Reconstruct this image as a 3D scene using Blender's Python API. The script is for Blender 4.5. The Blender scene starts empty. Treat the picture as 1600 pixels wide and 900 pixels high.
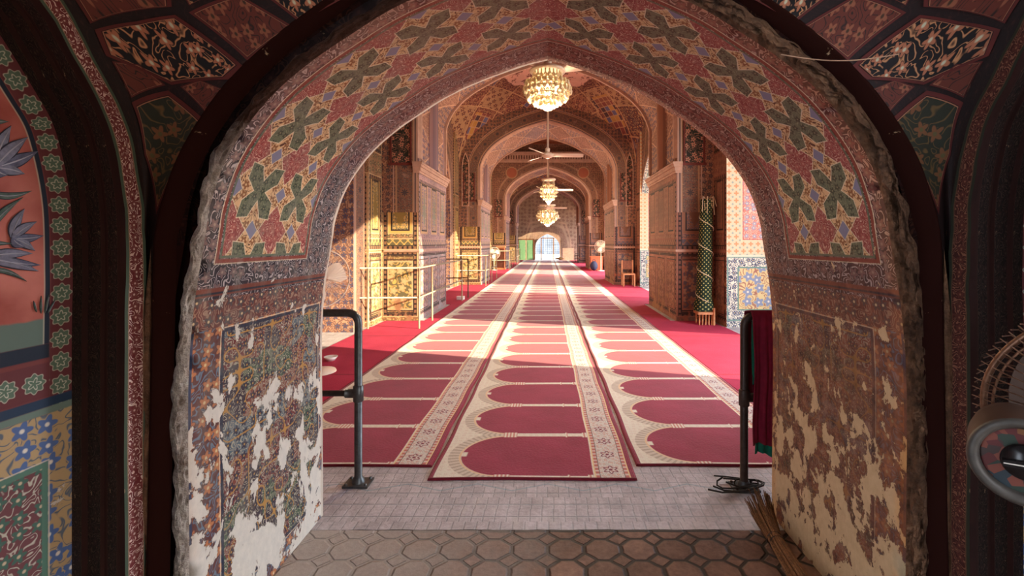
import bpy, bmesh, math, random
from mathutils import Vector, Matrix, noise as mnoise
random.seed(7)
PI = math.pi
sc = bpy.context.scene
# ------------------------------------------------------------------ camera, light, exposure
FPX, HX, HY, EYE = 700.0, 855.5, 380.0, 1.45
cam_d = bpy.data.cameras.new('camera'); cam = bpy.data.objects.new('camera', cam_d)
sc.collection.objects.link(cam); sc.camera = cam
cam.location = (0, 0, EYE); cam.rotation_euler = (PI/2, 0, 0)
cam_d.sensor_width = 36; cam_d.lens = 36*FPX/1600
cam_d.shift_x = -(HX-800)/1600; cam_d.shift_y = -(450-HY)/1600
cam_d.clip_start = .05
sc.view_settings.view_transform = 'Standard'; sc.view_settings.look = 'None'
sc.view_settings.gamma = 1; sc.view_settings.use_curve_mapping = False
sc.view_settings.exposure = 1.85
w = bpy.data.worlds.new('sky'); sc.world = w; w.use_nodes = True
bg = w.node_tree.nodes['Background']; bg.inputs[0].default_value = (.80, .88, 1, 1); bg.inputs[1].default_value = 3.2
sun_d = bpy.data.lights.new('sun', 'SUN'); sun = bpy.data.objects.new('sun', sun_d); sc.collection.objects.link(sun)
SUN = Vector((-1, .30, -.33)).normalized()
sun.rotation_euler = SUN.to_track_quat('-Z', 'Y').to_euler(); sun.location = (20, 0, 10)
sun_d.energy = 4.6; sun_d.angle = .009; sun_d.color = (1, .82, .54)
sc.cycles.max_bounces = 10; sc.cycles.diffuse_bounces = 7; sc.cycles.use_denoising = True
sc.cycles.sample_clamp_indirect = 6
C = sc.collection

# ------------------------------------------------------------------ shader language
class S:
    def __init__(s, g, o): s.g = g; s.o = o
    def __add__(a, b): return a.g.m('ADD', a, b)
    __radd__ = __add__
    def __sub__(a, b): return a.g.m('SUBTRACT', a, b)
    def __rsub__(a, b): return a.g.m('SUBTRACT', b, a)
    def __mul__(a, b): return a.g.m('MULTIPLY', a, b)
    __rmul__ = __mul__
    def __truediv__(a, b): return a.g.m('DIVIDE', a, b)
    def __rtruediv__(a, b): return a.g.m('DIVIDE', b, a)
    def __neg__(a): return a*-1
    def __abs__(a): return a.g.m('ABSOLUTE', a)
class G:
    def __init__(g, name, rough=.8):
        g.mat = bpy.data.materials.new(name); g.mat.use_nodes = True
        g.nt = g.mat.node_tree; g.N = g.nt.nodes; g.L = g.nt.links
        g.bsdf = g.N['Principled BSDF']; g.bsdf.inputs['Roughness'].default_value = rough
        g.bsdf.inputs['Specular IOR Level'].default_value = .35
    def put(g, inp, v):
        if isinstance(v, S): g.L.new(v.o, inp)
        elif isinstance(v, tuple): inp.default_value = (v+(1,))[:4] if inp.type == 'RGBA' else v
        else: inp.default_value = v
    def m(g, op, *a):
        n = g.N.new('ShaderNodeMath'); n.operation = op
        for i, v in enumerate(a): g.put(n.inputs[i], v)
        return S(g, n.outputs[0])
    def uv(g, name='uv'):
        n = g.N.new('ShaderNodeUVMap'); n.uv_map = name
        x = g.N.new('ShaderNodeSeparateXYZ'); g.L.new(n.outputs[0], x.inputs[0])
        return S(g, x.outputs[0]), S(g, x.outputs[1])
    def pos(g):
        n = g.N.new('ShaderNodeTexCoord'); x = g.N.new('ShaderNodeSeparateXYZ'); g.L.new(n.outputs['Object'], x.inputs[0])
        return tuple(S(g, x.outputs[i]) for i in range(3))
    def vec(g, x, y, z=0.0):
        n = g.N.new('ShaderNodeCombineXYZ')
        for i, v in enumerate((x, y, z)): g.put(n.inputs[i], v)
        return S(g, n.outputs[0])
    def noise(g, v, scale=5, detail=2, rough=.5, dist=0.0):
        n = g.N.new('ShaderNodeTexNoise'); g.put(n.inputs['Vector'], v)
        n.inputs['Scale'].default_value = scale; n.inputs['Detail'].default_value = detail
        n.inputs['Roughness'].default_value = rough; n.inputs['Distortion'].default_value = dist
        return S(g, n.outputs['Fac'])
    def cells(g, v, scale=1, rnd=.6, dim='2D'):
        n = g.N.new('ShaderNodeTexVoronoi'); n.voronoi_dimensions = dim; g.put(n.inputs['Vector'], v)
        n.inputs['Scale'].default_value = scale; n.inputs['Randomness'].default_value = rnd
        return S(g, n.outputs['Distance']), S(g, n.outputs['Color']), S(g, n.outputs['Position'])
    def wn(g, v):
        n = g.N.new('ShaderNodeTexWhiteNoise'); n.noise_dimensions = '2D'; g.put(n.inputs['Vector'], v); return S(g, n.outputs['Value'])
    def sep(g, v):
        x = g.N.new('ShaderNodeSeparateXYZ'); g.put(x.inputs[0], v); return tuple(S(g, x.outputs[i]) for i in range(3))
    def mn(g, a, *b):
        for q in b: a = g.m('MINIMUM', a, q)
        return a
    def mx(g, a, *b):
        for q in b: a = g.m('MAXIMUM', a, q)
        return a
    def fr(g, a): return g.m('FRACT', a)
    def fl(g, a): return g.m('FLOOR', a)
    def cos(g, a): return g.m('COSINE', a)
    def sin(g, a): return g.m('SINE', a)
    def at2(g, a, b): return g.m('ARCTAN2', a, b)
    def sq(g, a): return g.m('SQRT', a)
    def ramp(g, x, a, b, lo=0.0, hi=1.0):
        n = g.N.new('ShaderNodeMapRange'); n.clamp = True; g.put(n.inputs[0], x)
        for i, v in enumerate((a, b, lo, hi)): n.inputs[i+1].default_value = v
        return S(g, n.outputs[0])
    def lt(g, x, t, s=.002): return g.ramp(x-t, -s, s, 1, 0)          # 1 where x < t
    def gt(g, x, t, s=.002): return g.ramp(x-t, -s, s, 0, 1)
    def line(g, d, c, wd, s=.0015): return g.lt(abs(d-c), wd, s)
    def btw(g, x, a, b, s=.002): return g.lt(abs(x-(a+b)/2), (b-a)/2, s)
    def mix(g, f, a, b):
        n = g.N.new('ShaderNodeMix'); n.data_type = 'RGBA'
        g.put(n.inputs[0], f); g.put(n.inputs[6], a); g.put(n.inputs[7], b); return S(g, n.outputs[2])
    def hue(g, fac, cols):
        n = g.N.new('ShaderNodeValToRGB'); g.put(n.inputs[0], fac); r = n.color_ramp; r.interpolation = 'CONSTANT'
        while len(r.elements) < len(cols): r.elements.new(.5)
        for i, c in enumerate(cols): r.elements[i].position = i/len(cols); r.elements[i].color = c+(1,)
        return S(g, n.outputs[0])
    def mul(g, col, f):
        n = g.N.new('ShaderNodeMix'); n.data_type = 'RGBA'; n.blend_type = 'MULTIPLY'; n.inputs[0].default_value = 1
        g.put(n.inputs[6], col)
        c = g.N.new('ShaderNodeCombineXYZ')
        for i in range(3): g.put(c.inputs[i], f)
        g.L.new(c.outputs[0], n.inputs[7]); return S(g, n.outputs[2])
    def bump(g, h, dist=.004, strength=.6):
        n = g.N.new('ShaderNodeBump'); n.inputs['Distance'].default_value = dist; n.inputs['Strength'].default_value = strength
        g.put(n.inputs['Height'], h); g.L.new(n.outputs[0], g.bsdf.inputs['Normal'])
    def out(g, col): g.put(g.bsdf.inputs['Base Color'], col); return g.mat
    # a painted arabesque: scrolling vines and scattered flowers
    def flor(g, u, v, s, bgc, vine, pet, mid=(.75, .6, .35), rnd=.45, k=5.0, vw=.16, fs=.30):
        p = g.vec(u*s, v*s)
        n = g.noise(p, 1.3, 0.6, .5, .6)
        l = abs(g.fr(n*k*2)-.5)
        c = g.mix(g.lt(l, vw, .06), bgc, vine)
        d, cc, P = g.cells(p, 1, rnd)
        px, py, _ = g.sep(P); a = g.at2(v*s-py, u*s-px)
        ed = d-(g.cos(a*5)*.09+fs)
        c = g.mix(g.lt(ed, .05, .03), c, bgc)
        c = g.mix(g.lt(ed, 0, .03), c, pet)
        return g.mix(g.lt(d, .09, .03), c, mid)
    # row of rosettes with period p centred on v = 0
    def rosettes(g, u, v, p, R, star, flower, star_n=8):
        q = (g.fr(u/p)-.5)*p
        r = g.sq(q*q+v*v); a = g.at2(v, q)
        return r, a

def simple(name, col, rough=.6, metal=0.0, var=.15, scale=8, bump=.0, emis=None, es=0.0, alpha=None):
    g = G(name, rough); g.bsdf.inputs['Metallic'].default_value = metal
    x, y, z = g.pos(); n = g.noise(g.vec(x, y, z), scale, 3, .6)
    dk = tuple(c*(1-var) for c in col); lt = tuple(min(1, c*(1+var)) for c in col)
    g.out(g.mix(g.ramp(n, .3, .7), dk, lt))
    if bump: g.bump(n, bump)
    if emis: g.put(g.bsdf.inputs['Emission Color'], emis); g.bsdf.inputs['Emission Strength'].default_value = es
    return g.mat

def sr(r, g_, b): # display colour 0..255 to linear
    f = lambda c: ((c/255+.055)/1.055)**2.4 if c > 10 else c/255/12.92
    return (f(r), f(g_), f(b))

# ---- near arch, underside and jambs: uv = (arc length from the apex, depth Y), uv2 = (z, side)
def mat_near(name, warm):
    g = G(name, .75); u, y = g.uv(); z, side = g.uv('uv2')
    u = abs(u)
    P = .305; H = .265
    fu = abs(g.fr((u-.185+P*.5)/P)-.5)*P; fv = abs(g.fr((y-1.86)/H)-.5)*H   # distance to the star centres
    fv = fv*(P/H)
    warp = (g.noise(g.vec(u, y), 9, 1)-.5)*.012
    a = fu+warp; b = fv-warp
    cream = sr(240, 222, 190); tan = sr(232, 194, 146); red = sr(150, 66, 66); green = sr(98, 108, 86); blue = sr(136, 138, 168); dark = sr(44, 40, 52)
    tanf = g.flor(u, y, 19, tan, sr(92, 52, 34), sr(150, 96, 58), sr(232, 200, 150), k=3, vw=.13)
    redf = g.flor(u, y, 24, red, sr(222, 176, 158), sr(176, 96, 90), sr(210, 160, 140), k=4, vw=.12)
    grf = g.flor(u, y, 26, green, sr(140, 146, 116), sr(60, 74, 58), sr(140, 140, 110), k=4, vw=.10)
    col = tanf
    cn = (P/2-a)+(P/2-b)                                            # from the cell corner
    col = g.mix(g.lt(cn, .108), col, redf); col = g.mix(g.line(cn, .110, .0028), col, cream)
    r1 = (a+b)*.7071; r2 = abs(a-b)*.7071
    arm = r2-g.mn(r1*.24+.020, (.152-r1)*.85)
    col = g.mix(g.lt(arm, 0), col, grf); col = g.mix(g.line(arm, .001, .0022), col, cream)
    for (ca, cb) in ((P/2-a, b), (P/2-b, a)):
        q = ca+cb-(abs(ca-cb)*-.25)*-1
        col = g.mix(g.lt(ca+cb, .036), col, blue); col = g.mix(g.line(ca+cb, .038, .002), col, cream)
        col = g.mix(g.line(ca*.9+cb, .066, .0014), col, sr(150, 110, 70))
    # limits of the field
    fd = g.mn(.27-abs(y-1.86), z-1.405)
    edge = g.flor(u, y, 17, dark, sr(186, 178, 182), sr(120, 98, 100), sr(160, 140, 130), k=4, vw=.13)
    edger = g.flor(u, y, 17, sr(84, 36, 34), sr(196, 160, 148), sr(140, 80, 72), sr(150, 110, 90), k=4)
    up = g.ramp(z, 1.7, 2.2)
    edge = g.mix(g.ramp(z, 1.2, 1.8), edge, edger) if warm else g.mix(up*.7, edge, edger)
    col = g.mix(g.lt(fd, 0), col, edge)
    col = g.mix(g.btw(fd, -.008, 0), col, sr(96, 112, 92))
    col = g.mix(g.btw(fd, -.026, -.012), col, sr(140, 62, 50))
    col = g.mix(g.line(fd, -.029, .0018), col, cream)
    # bands below
    mf = g.flor(y, z, 18, sr(104, 50, 48), sr(160, 130, 112), sr(76, 66, 72), k=4)
    low = g.mix(g.lt(z, 1.25), edge, mf)
    low = g.mix(g.btw(z, 1.262, 1.292), low, sr(120, 62, 50)); low = g.mix(g.btw(z, 1.268, 1.276), low, sr(36, 40, 56))
    d1 = g.mn(.345-abs(y-1.995), z-.11, 1.13-z)
    mos_d, mos_c, mos_p = g.cells(g.vec(y, z), 9, .7)
    mr, mg_, mb = g.sep(mos_c)
    pal = g.hue(mr, [sr(112, 52, 54), sr(86, 104, 118), sr(70, 92, 74), sr(62, 52, 66), sr(128, 70, 60)])
    mos = g.flor(y, z, 22, pal, sr(172, 168, 150), sr(60, 54, 70), sr(190, 150, 80), k=4)
    ring = g.noise(g.vec(y, z), 10, 0)
    mos = g.mix(g.line(ring, .5, .014, .006), mos, sr(184, 138, 74))
    colm = g.flor(y, z, 16, sr(98, 60, 60), sr(106, 128, 150), sr(188, 122, 82), sr(220, 200, 150), k=3)
    dado = g.mix(g.gt(d1, 0), colm, mos)
    dado = g.mix(g.btw(d1, -.004, .010), dado, sr(40, 48, 70)); dado = g.mix(g.line(d1, -.008, .0016), dado, cream)
    dado = g.mix(g.btw(y, 1.495, 1.512), dado, sr(56, 70, 104))
    low = g.mix(g.lt(z, 1.145), low, dado)
    col = g.mix(g.lt(z, 1.375), col, low)
    # flaked paint
    v3 = g.vec(u, y*1.4)
    n = g.noise(v3, 5.0, 8, .62, .3); n2 = g.noise(v3, 26, 3, .6)
    if warm:
        n = g.noise(v3, 7.5, 9, .66, .2)
        t = g.ramp(z, .2, 1.9, .15, -.15); plaster = g.mix(n2, sr(188, 156, 118), sr(224, 196, 156))
        grime = g.ramp(z, .9, 1.6, .75, .06)
        bn = g.noise(v3, 12, 5, .7)
        col = g.mix(grime, col, g.mix(g.ramp(bn, .3, .7), sr(58, 34, 26), sr(164, 108, 78)))
        col = g.mix(g.ramp(z, 1.5, 2.2, 0, .25), col, sr(150, 74, 56))
    else:
        t = g.ramp(z, .2, 1.9, .12, -.13); plaster = g.mix(n2, sr(196, 196, 190), sr(236, 232, 222))
        col = g.mix(g.ramp(g.noise(v3, 7, 5, .7), .45, .75, 0, .45), col, sr(150, 150, 140))
        col = g.mix(g.ramp(z, 1.75, 2.3, 0, .3), col, sr(170, 98, 76))
    f = g.gt(n+t, .60, .006)
    specks = g.gt(n2+g.ramp(z, .2, 1.6, .05, -.03), .76, .01)
    f = g.mx(f, specks)
    edgeband = g.mix(g.gt(n+t, .585, .006), col, g.mix(.5, col, sr(90, 70, 60)))
    col = g.mix(f, edgeband, plaster)
    if not warm:
        col = g.mix(g.gt(y+(n-.5)*.05, 2.372, .004), col, sr(206, 200, 190))
    g.bump((1-f)*.6+n2*.3+n*.3, .006, .7)
    return g.out(col)

# ---- panelled, painted wall: uv = (u centred on the face, z), uv2 = (half width of the face, 0)
def mat_wall(name, base, alt, hi, line, cart, cartf, z1=1.31, top=2.81, worn=.5, sc_=13, wornc=sr(150, 110, 80), low=None):
    g = G(name, .78); u, z = g.uv(); hw, _ = g.uv('uv2')
    low = low or alt
    zt = g.gt(z, z1, .001)
    d_lo = g.mn(hw-abs(u), z-.06, z1-z); d_hi = g.mn(hw-abs(u), z-z1, top-.12-z)
    d_up = g.mn(hw-abs(u), z-(top+.25), 5.0-z)
    up = g.gt(z, top, .001)
    d = g.mix(up, g.mix(zt, d_lo, d_hi), d_up)
    ink = sr(48, 36, 36)
    big = g.gt(hw, .8, .001); hp = hw*(1-big*(2/3.)); up_ = (g.fr(u/(hp*2)+.5)-.5)*(hp*2)*big+u*(1-big)   # wide faces carry three panels
    fA = g.flor(u, z, sc_*.62, base, hi, alt, line, vw=.13)
    fB = g.flor(u, z, sc_*.5, low, hi, base, cart, k=3, vw=.13)
    fC = g.flor(u, z, sc_*1.2, alt, hi, cart, base, k=3)
    col = g.mix(zt, fB, fA)
    lat = g.mn(abs(g.fr((u+z)*7)-.5), abs(g.fr((u-z)*7)-.5))
    fr = g.mix(g.lt(lat, .09, .03), alt, cart)
    col = g.mix(g.btw(z, z1+.03, z1+.21), col, fr); col = g.mix(g.line(z, z1+.225, .010), col, line)
    wi = g.gt(hw, .30, .001)
    dc = g.mn(hp*.48-abs(up_), z-(z1+.38), (top-.24)-z)
    tree = g.lt(abs(up_)-g.mn((z-(z1+.44))*.6, (top-.32-z)*.30, hp*.33)*(g.cos(z*44)*.22+.78), .0, .006)
    col = g.mix(g.gt(dc, 0)*wi, col, g.mix(tree, fC, cartf))
    col = g.mix(g.btw(dc, -.012, .018)*wi, col, ink); col = g.mix(g.btw(dc, -.055, -.012)*wi, col, cart); col = g.mix(g.line(dc, -.062, .007)*wi, col, line)
    dl = g.mn(hp*.66-abs(up_), z-.22, z1-.2-z)
    col = g.mix(g.gt(dl, 0)*wi, col, g.flor(u, z, 5.5, alt, cart, hi, line, k=2, vw=.16, fs=.34)); col = g.mix(g.line(dl, 0, .014)*wi, col, line); col = g.mix(g.line(dl, -.03, .008)*wi, col, ink)
    col = g.mix(g.btw(d, .03, .085)*wi, col, g.mix(g.lt(g.mn(abs(g.fr(u*11)-.5), abs(g.fr(z*11)-.5)), .2, .05), base, ink))
    col = g.mix(g.line(d, .024, .009), col, line); col = g.mix(g.line(d, .098, .009)*wi, col, ink); col = g.mix(g.line(d, .045, .006)*(1-wi), col, ink)
    v3 = g.vec(u+hw*7, z); n = g.noise(v3, 2.2, 7, .65); n2 = g.noise(v3, 14, 3)
    t = g.ramp(z, 0, 1.5, .20, 0)
    f = g.gt(n+t*worn, .66, .03)
    col = g.mix(f, col, g.mix(n2, wornc, tuple(min(1, c*1.3) for c in wornc)))
    col = g.mul(col, g.ramp(g.noise(v3, 1.2, 3), .3, .7, .75, 1.15))
    g.bump(n2, .004, .4)
    return g.out(col)

# ---- face of a wall round an arch: uv = (x, z), uv2 = (distance from the arch edge, run along it)
def mat_archface(name, field, band, ros, mould, hi, b0=.085, b1=.40, fs=9, medal=False):
    g = G(name, .78); u, z = g.uv(); d, t = g.uv('uv2')
    col = g.flor(u, z, fs, field, hi, band, ros, k=4)
    # niches and medallions of the spandrel
    p = .5; q = (g.fr(t/p)-.5)*p; r = g.sq(q*q+(d-(b0+b1)/2)*(d-(b0+b1)/2)); a = g.at2(d-(b0+b1)/2, q)
    bd = g.flor(u, z, fs*1.6, band, hi, field, ros)
    bd = g.mix(g.lt(r-g.cos(a*8)*.012, .095, .006), bd, ros); bd = g.mix(g.lt(r-g.cos(a*8)*.02, .055, .006), bd, band)
    col = g.mix(g.lt(d, b1), col, bd)
    for c, wd, cc in ((b1, .016, hi), (b1+.05, .01, mould), (b0, .012, hi)): col = g.mix(g.line(d, c, wd, .003), col, cc)
    col = g.mix(g.lt(d, b0-.01), col, mould)
    col = g.mix(g.line(d, b0*.55, .012, .004), col, band)
    if medal:
      med = g.sq((abs(u)-2.0)*(abs(u)-2.0)+(z-5.38)*(z-5.38))
      col = g.mix(g.lt(med, .33, .01), col, hi); col = g.mix(g.lt(med, .28, .01), col, sr(156, 88, 66))
    n = g.noise(g.vec(u, z), 2.5, 6, .65); f = g.gt(n, .66, .04)
    col = g.mix(f*.7, col, tuple(c*.8 for c in mould))
    col = g.mul(col, g.ramp(g.noise(g.vec(u, z), 1.1, 3), .3, .7, .75, 1.15))
    g.bump(n, .006, .4)
    return g.out(col)

# ---- underside of the far arches: uv = (arc length, depth), uv2 = (z, depth of the arch)
def mat_soffit(name, base, c1, c2, line):
    g = G(name, .78); u, y = g.uv(); z, D = g.uv('uv2')
    P = .95; q = abs(g.fr(u/P)-.5)*P; v = abs(y-D*.5)*.75
    col = g.flor(u, y, 9, base, line, c1, c2, k=4)
    e = g.mx(v-D*.34, q-.24)
    e2 = q*.9+v*.55
    idx = g.wn(g.vec(g.fl(u/P), 1.0))
    pc = g.hue(idx, [c1, c2, base, c1])
    col = g.mix(g.lt(e2, .42, .01), col, g.flor(u, y, 13, pc, line, base, c2, k=4)); col = g.mix(g.line(e2, .42, .014, .004), col, line)
    col = g.mix(g.gt(v-D*.5, -.14), col, base); col = g.mix(g.line(v-D*.5, -.15, .014, .004), col, line)
    lowc = g.flor(u, y, 8, base, line, c1, c2, k=3)
    col = g.mix(g.lt(z, 2.9), col, lowc)
    col = g.mul(col, g.ramp(g.noise(g.vec(u, y), 1.4, 4), .3, .7, .75, 1.15))
    return g.out(col)

# ---- vault: uv = (angle run, rise run), uv2 = (radius, 0)
def mat_vault(name, peel=True, s=1.0):
    g = G(name, .8); x, y = g.uv(); r, zz = g.uv('uv2')
    B = r*2.6*s
    def net(p):
        a = (x+y)/p+.5; b = (x-y)/p+.5; f1 = g.fr(a); f2 = g.fr(b)
        return g.wn(g.vec(g.fl(a), g.fl(b))), g.mn(f1, 1-f1, f2, 1-f2)
    idx, ln = net(1.15); idx2, ln2 = net(.2375)
    pal = g.hue(idx, [sr(104, 54, 54), sr(136, 84, 66), sr(96, 88, 112), sr(120, 66, 58), sr(164, 128, 98), sr(80, 52, 58), sr(146, 104, 84)])
    p = g.flor(x, y, 5, pal, sr(170, 132, 100), sr(100, 56, 54), sr(180, 140, 90), k=4)
    p = g.mix(g.line(ln, .13, .012, .006), p, sr(150, 112, 84))
    col = g.mix(g.lt(ln, .018, .006), p, sr(186, 146, 110))
    zig = g.mix(g.lt(ln2, .07, .03), g.hue(idx2, [sr(96, 90, 122), sr(124, 66, 60), sr(170, 124, 66), sr(80, 54, 60), sr(130, 80, 66)]), sr(176, 136, 104))
    n0 = g.wn(g.vec(g.fl((x+y)/.95+.5), g.fl((x-y)/.95+9.5)))
    col = g.mix(g.gt(n0, .84, .001), col, zig)
    n = g.noise(g.vec(x, y), 1.1, 7, .62)
    if peel:
        col = g.mix(g.lt(B+(n-.5)*3.0, 4.2, .05), col, g.mix(g.gt(g.noise(g.vec(x, y), 2.6, 6, .7), .54, .02), sr(226, 180, 160), sr(120, 76, 66)))
    col = g.mul(col, g.ramp(n, .3, .7, .7, 1.15)); g.bump(n, .02, .5)
    return g.out(col)

def mat_plaster(name, a, b, s=6, bd=.02, hi=None):
    g = G(name, .9); x, y, z = g.pos(); v = g.vec(x, y, z)
    n = g.noise(v, s, 8, .7); n2 = g.noise(v, s*5, 3)
    g.bump(n+n2*.3, bd, 1); c = g.mix(g.ramp(n*.7+n2*.3, .35, .65), a, b)
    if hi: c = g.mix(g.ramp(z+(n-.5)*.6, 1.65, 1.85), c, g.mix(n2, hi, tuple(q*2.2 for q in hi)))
    return g.out(c)

def mat_band(name, bgc, vine, pet, e1, e2, s, wid):   # painted rib: uv = (run, across 0..wid)
    g = G(name, .7); u, v = g.uv()
    col = g.flor(u, v, s, bgc, vine, pet, vine, rnd=.3, k=4)
    e = g.mn(v, wid-v)
    col = g.mix(g.lt(e, wid*.16), col, e1); col = g.mix(g.line(e, wid*.17, .0014), col, e2)
    n = g.noise(g.vec(u, v), 18, 6, .7)
    col = g.mix(g.gt(n, .68, .02), col, sr(170, 140, 110)); g.bump(n, .004, .5)
    return g.out(col)

def mat_floor():
    g = G('brick_floor', .8); x, y, z = g.pos()
    v3 = g.vec(x, y); wob = (g.noise(v3, 6, 3)-.5)*.10
    P = .172; a = abs(g.fr(x/P+wob*2)-.5)*P; b = abs(g.fr(y/(P*.85)+wob)-.5)*P*.98
    oc = g.mx(a, b, (a+b)*.74) ; 
    sqd = (P/2-a)+(P/2-b)
    joint = g.mx(g.gt(oc, P*.445, .004)*g.gt(sqd, .045, .004), g.line(sqd, .048, .004, .003))
    n = g.noise(v3, 4, 6, .65); n2 = g.noise(v3, 40, 4, .7)
    idx = g.wn(g.vec(g.fl(x/P), g.fl(y/(P*.85))))
    br = g.mix(g.ramp(n*.6+n2*.4, .35, .65), sr(84, 58, 48), sr(136, 104, 90)); br = g.mul(br, g.ramp(idx, 0, 1, .75, 1.2))
    hexf = g.mix(joint, br, sr(46, 38, 34))
    # sills of long bricks with pale blue grout in the doorway
    rows = [(2.262, 2.36), (2.36, 2.47), (2.47, 2.60), (2.60, 2.9)]
    bx = abs(g.fr(x/.062+g.wn(g.vec(g.fl(y*9), 3.0)))-.5)
    bj = g.lt(bx, .06, .03)
    ly = abs(g.fr((y-2.262)/.112)-.5)
    row = g.gt(ly, .465, .015)
    pal = g.mix(g.ramp(n*.5+n2*.5, .35, .65), sr(160, 152, 156), sr(204, 198, 202))
    pal = g.mul(pal, g.ramp(g.wn(g.vec(g.fl(x/.062), g.fl(y*9))), 0, 1, .88, 1.1))
    sill = g.mix(g.mx(bj*.35, row*.5), pal, sr(130, 140, 144))
    zg = abs(abs(g.fr(x/.42)-.5)*.42*.35-.035+2.66-y)
    sill = g.mix(g.lt(zg, .005, .004)*.7, sill, sr(120, 152, 164))
    near = g.lt(y, 2.262, .003)
    sill = g.mix(g.gt(n, .62, .03)*.5, sill, sr(190, 184, 180))
    col = g.mix(near, sill, hexf)
    col = g.mix(g.btw(y+wob*.2, 2.248, 2.268)*g.lt(abs(x+.02), .95, .05), col, sr(40, 38, 40))
    # pale dust plus painted-in daylight over the bricks by the left jamb
    dust_and_light = g.ramp(x+(n-.5)*.9, -.95, .1, .9, 0)
    col = g.mix(dust_and_light*near, col, g.mix(n2, sr(150, 142, 136), sr(196, 186, 178)))
    g.bump(g.mix(near, (1-g.mx(bj*.3, row*.6))*.5, (1-joint))+n2*.25, .012, .9)
    g.bsdf.inputs['Roughness'].default_value = .62
    return g.out(col)

def mat_carpet():
    g = G('prayer_carpet', .95); u, v = g.uv()
    mar = sr(140, 20, 46); cream = sr(224, 216, 198)
    P = .6165; q = (g.fr(v/P)-.5)*P; b = abs(q)
    n = g.noise(g.vec(u, v), 3, 4, .6); n2 = g.noise(g.vec(u, v), 90, 2)
    marv = g.mix(g.ramp(n*.6+n2*.4, .35, .65), sr(132, 16, 46), sr(158, 34, 66))
    pile = g.noise(g.vec(u, v), 60, 2)
    fl = g.flor(u, v, 22, cream, sr(168, 158, 140), sr(186, 140, 130), k=4, vw=.09)
    # niche
    du = g.mx(.46-u, 0.0)/.31
    r = g.sq(du*du+(b/.283)*(b/.283))
    cusp = g.lt(b, .03, .004)*g.lt(u, .185, .004)
    red = g.mn(g.lt(r, 1.0, .01), g.lt(b, .281, .003), g.lt(u, 1.02, .003), 1-cusp)
    ringf = g.mix(g.lt(abs(g.fr(g.at2(b, .46-u)*9)-.5), .22, .05), sr(206, 190, 172), sr(176, 160, 142))
    spand = g.mix(g.btw(r, 1.05, 1.28, .012)*g.lt(u, .5), g.mix(.25, cream, fl), ringf)
    spand = g.mix(g.line(r, 1.03, .022, .006)*g.lt(u, .5), spand, sr(222, 190, 150))
    col = g.mix(red, spand, marv)
    # column marks in the bars
    cap = g.gt(b, .268, .003)*g.mx(g.btw(u, .40, .50), g.btw(u, .985, 1.02), g.btw(u, .86, .875))
    col = g.mix(cap, col, g.mix(g.lt(abs(g.fr(u*40)-.5), .25, .1), sr(196, 130, 116), cream))
    # long floral border
    p2 = .205; qq = (g.fr(v/p2)-.5)*p2; du2 = u-1.135; rr = g.sq(qq*qq+du2*du2); an = g.at2(du2, qq)
    bf = g.flor(u, v, 30, sr(216, 206, 196), sr(150, 140, 132), sr(196, 158, 150), k=4, vw=.10, rnd=.8)
    bf = g.mix(g.line(rr-g.cos(an*6)*.010, .036, .006, .003), bf, sr(120, 40, 62)); bf = g.mix(g.lt(rr, .012), bf, sr(120, 40, 62))
    e = g.mn(u-1.03, 1.245-u)
    saw = g.mix(g.lt(abs(g.fr(v/.045)-.5)*.045, .014, .003), sr(214, 190, 176), sr(186, 104, 92))
    bf = g.mix(g.lt(e, .030), bf, saw); bf = g.mix(g.line(e, .031, .0022), bf, sr(90, 80, 70)); bf = g.mix(g.lt(e, .006), bf, sr(224, 196, 140))
    col = g.mix(g.gt(u, 1.028), col, bf)
    ed = g.mx(g.lt(u, .032), g.gt(u, 1.247))
    col = g.mix(ed, col, g.mix(g.lt(abs(g.fr(u/.012)-.5), .12, .05), marv, sr(84, 8, 26)))
    col = g.mix(g.lt(v, .012), col, sr(110, 16, 34))
    g.bump(pile+n*2, .004, .6)
    g.bsdf.inputs['Sheen Weight'].default_value = .15
    return g.out(col)

def mat_plain_carpet():
    g = G('plain_red_carpet', .95); x, y, z = g.pos(); v = g.vec(x, y)
    n = g.noise(v, 1.5, 5, .6); n2 = g.noise(v, 70, 2)
    col = g.mix(g.ramp(n*.7+n2*.3, .35, .65), sr(160, 30, 66), sr(184, 48, 80))
    seam = g.lt(abs(g.fr(y/2.05+.1)-.5), .004, .002)
    g.bump(n2+n, .006, .6); return g.out(g.mix(seam, col, sr(80, 10, 26)))

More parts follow.
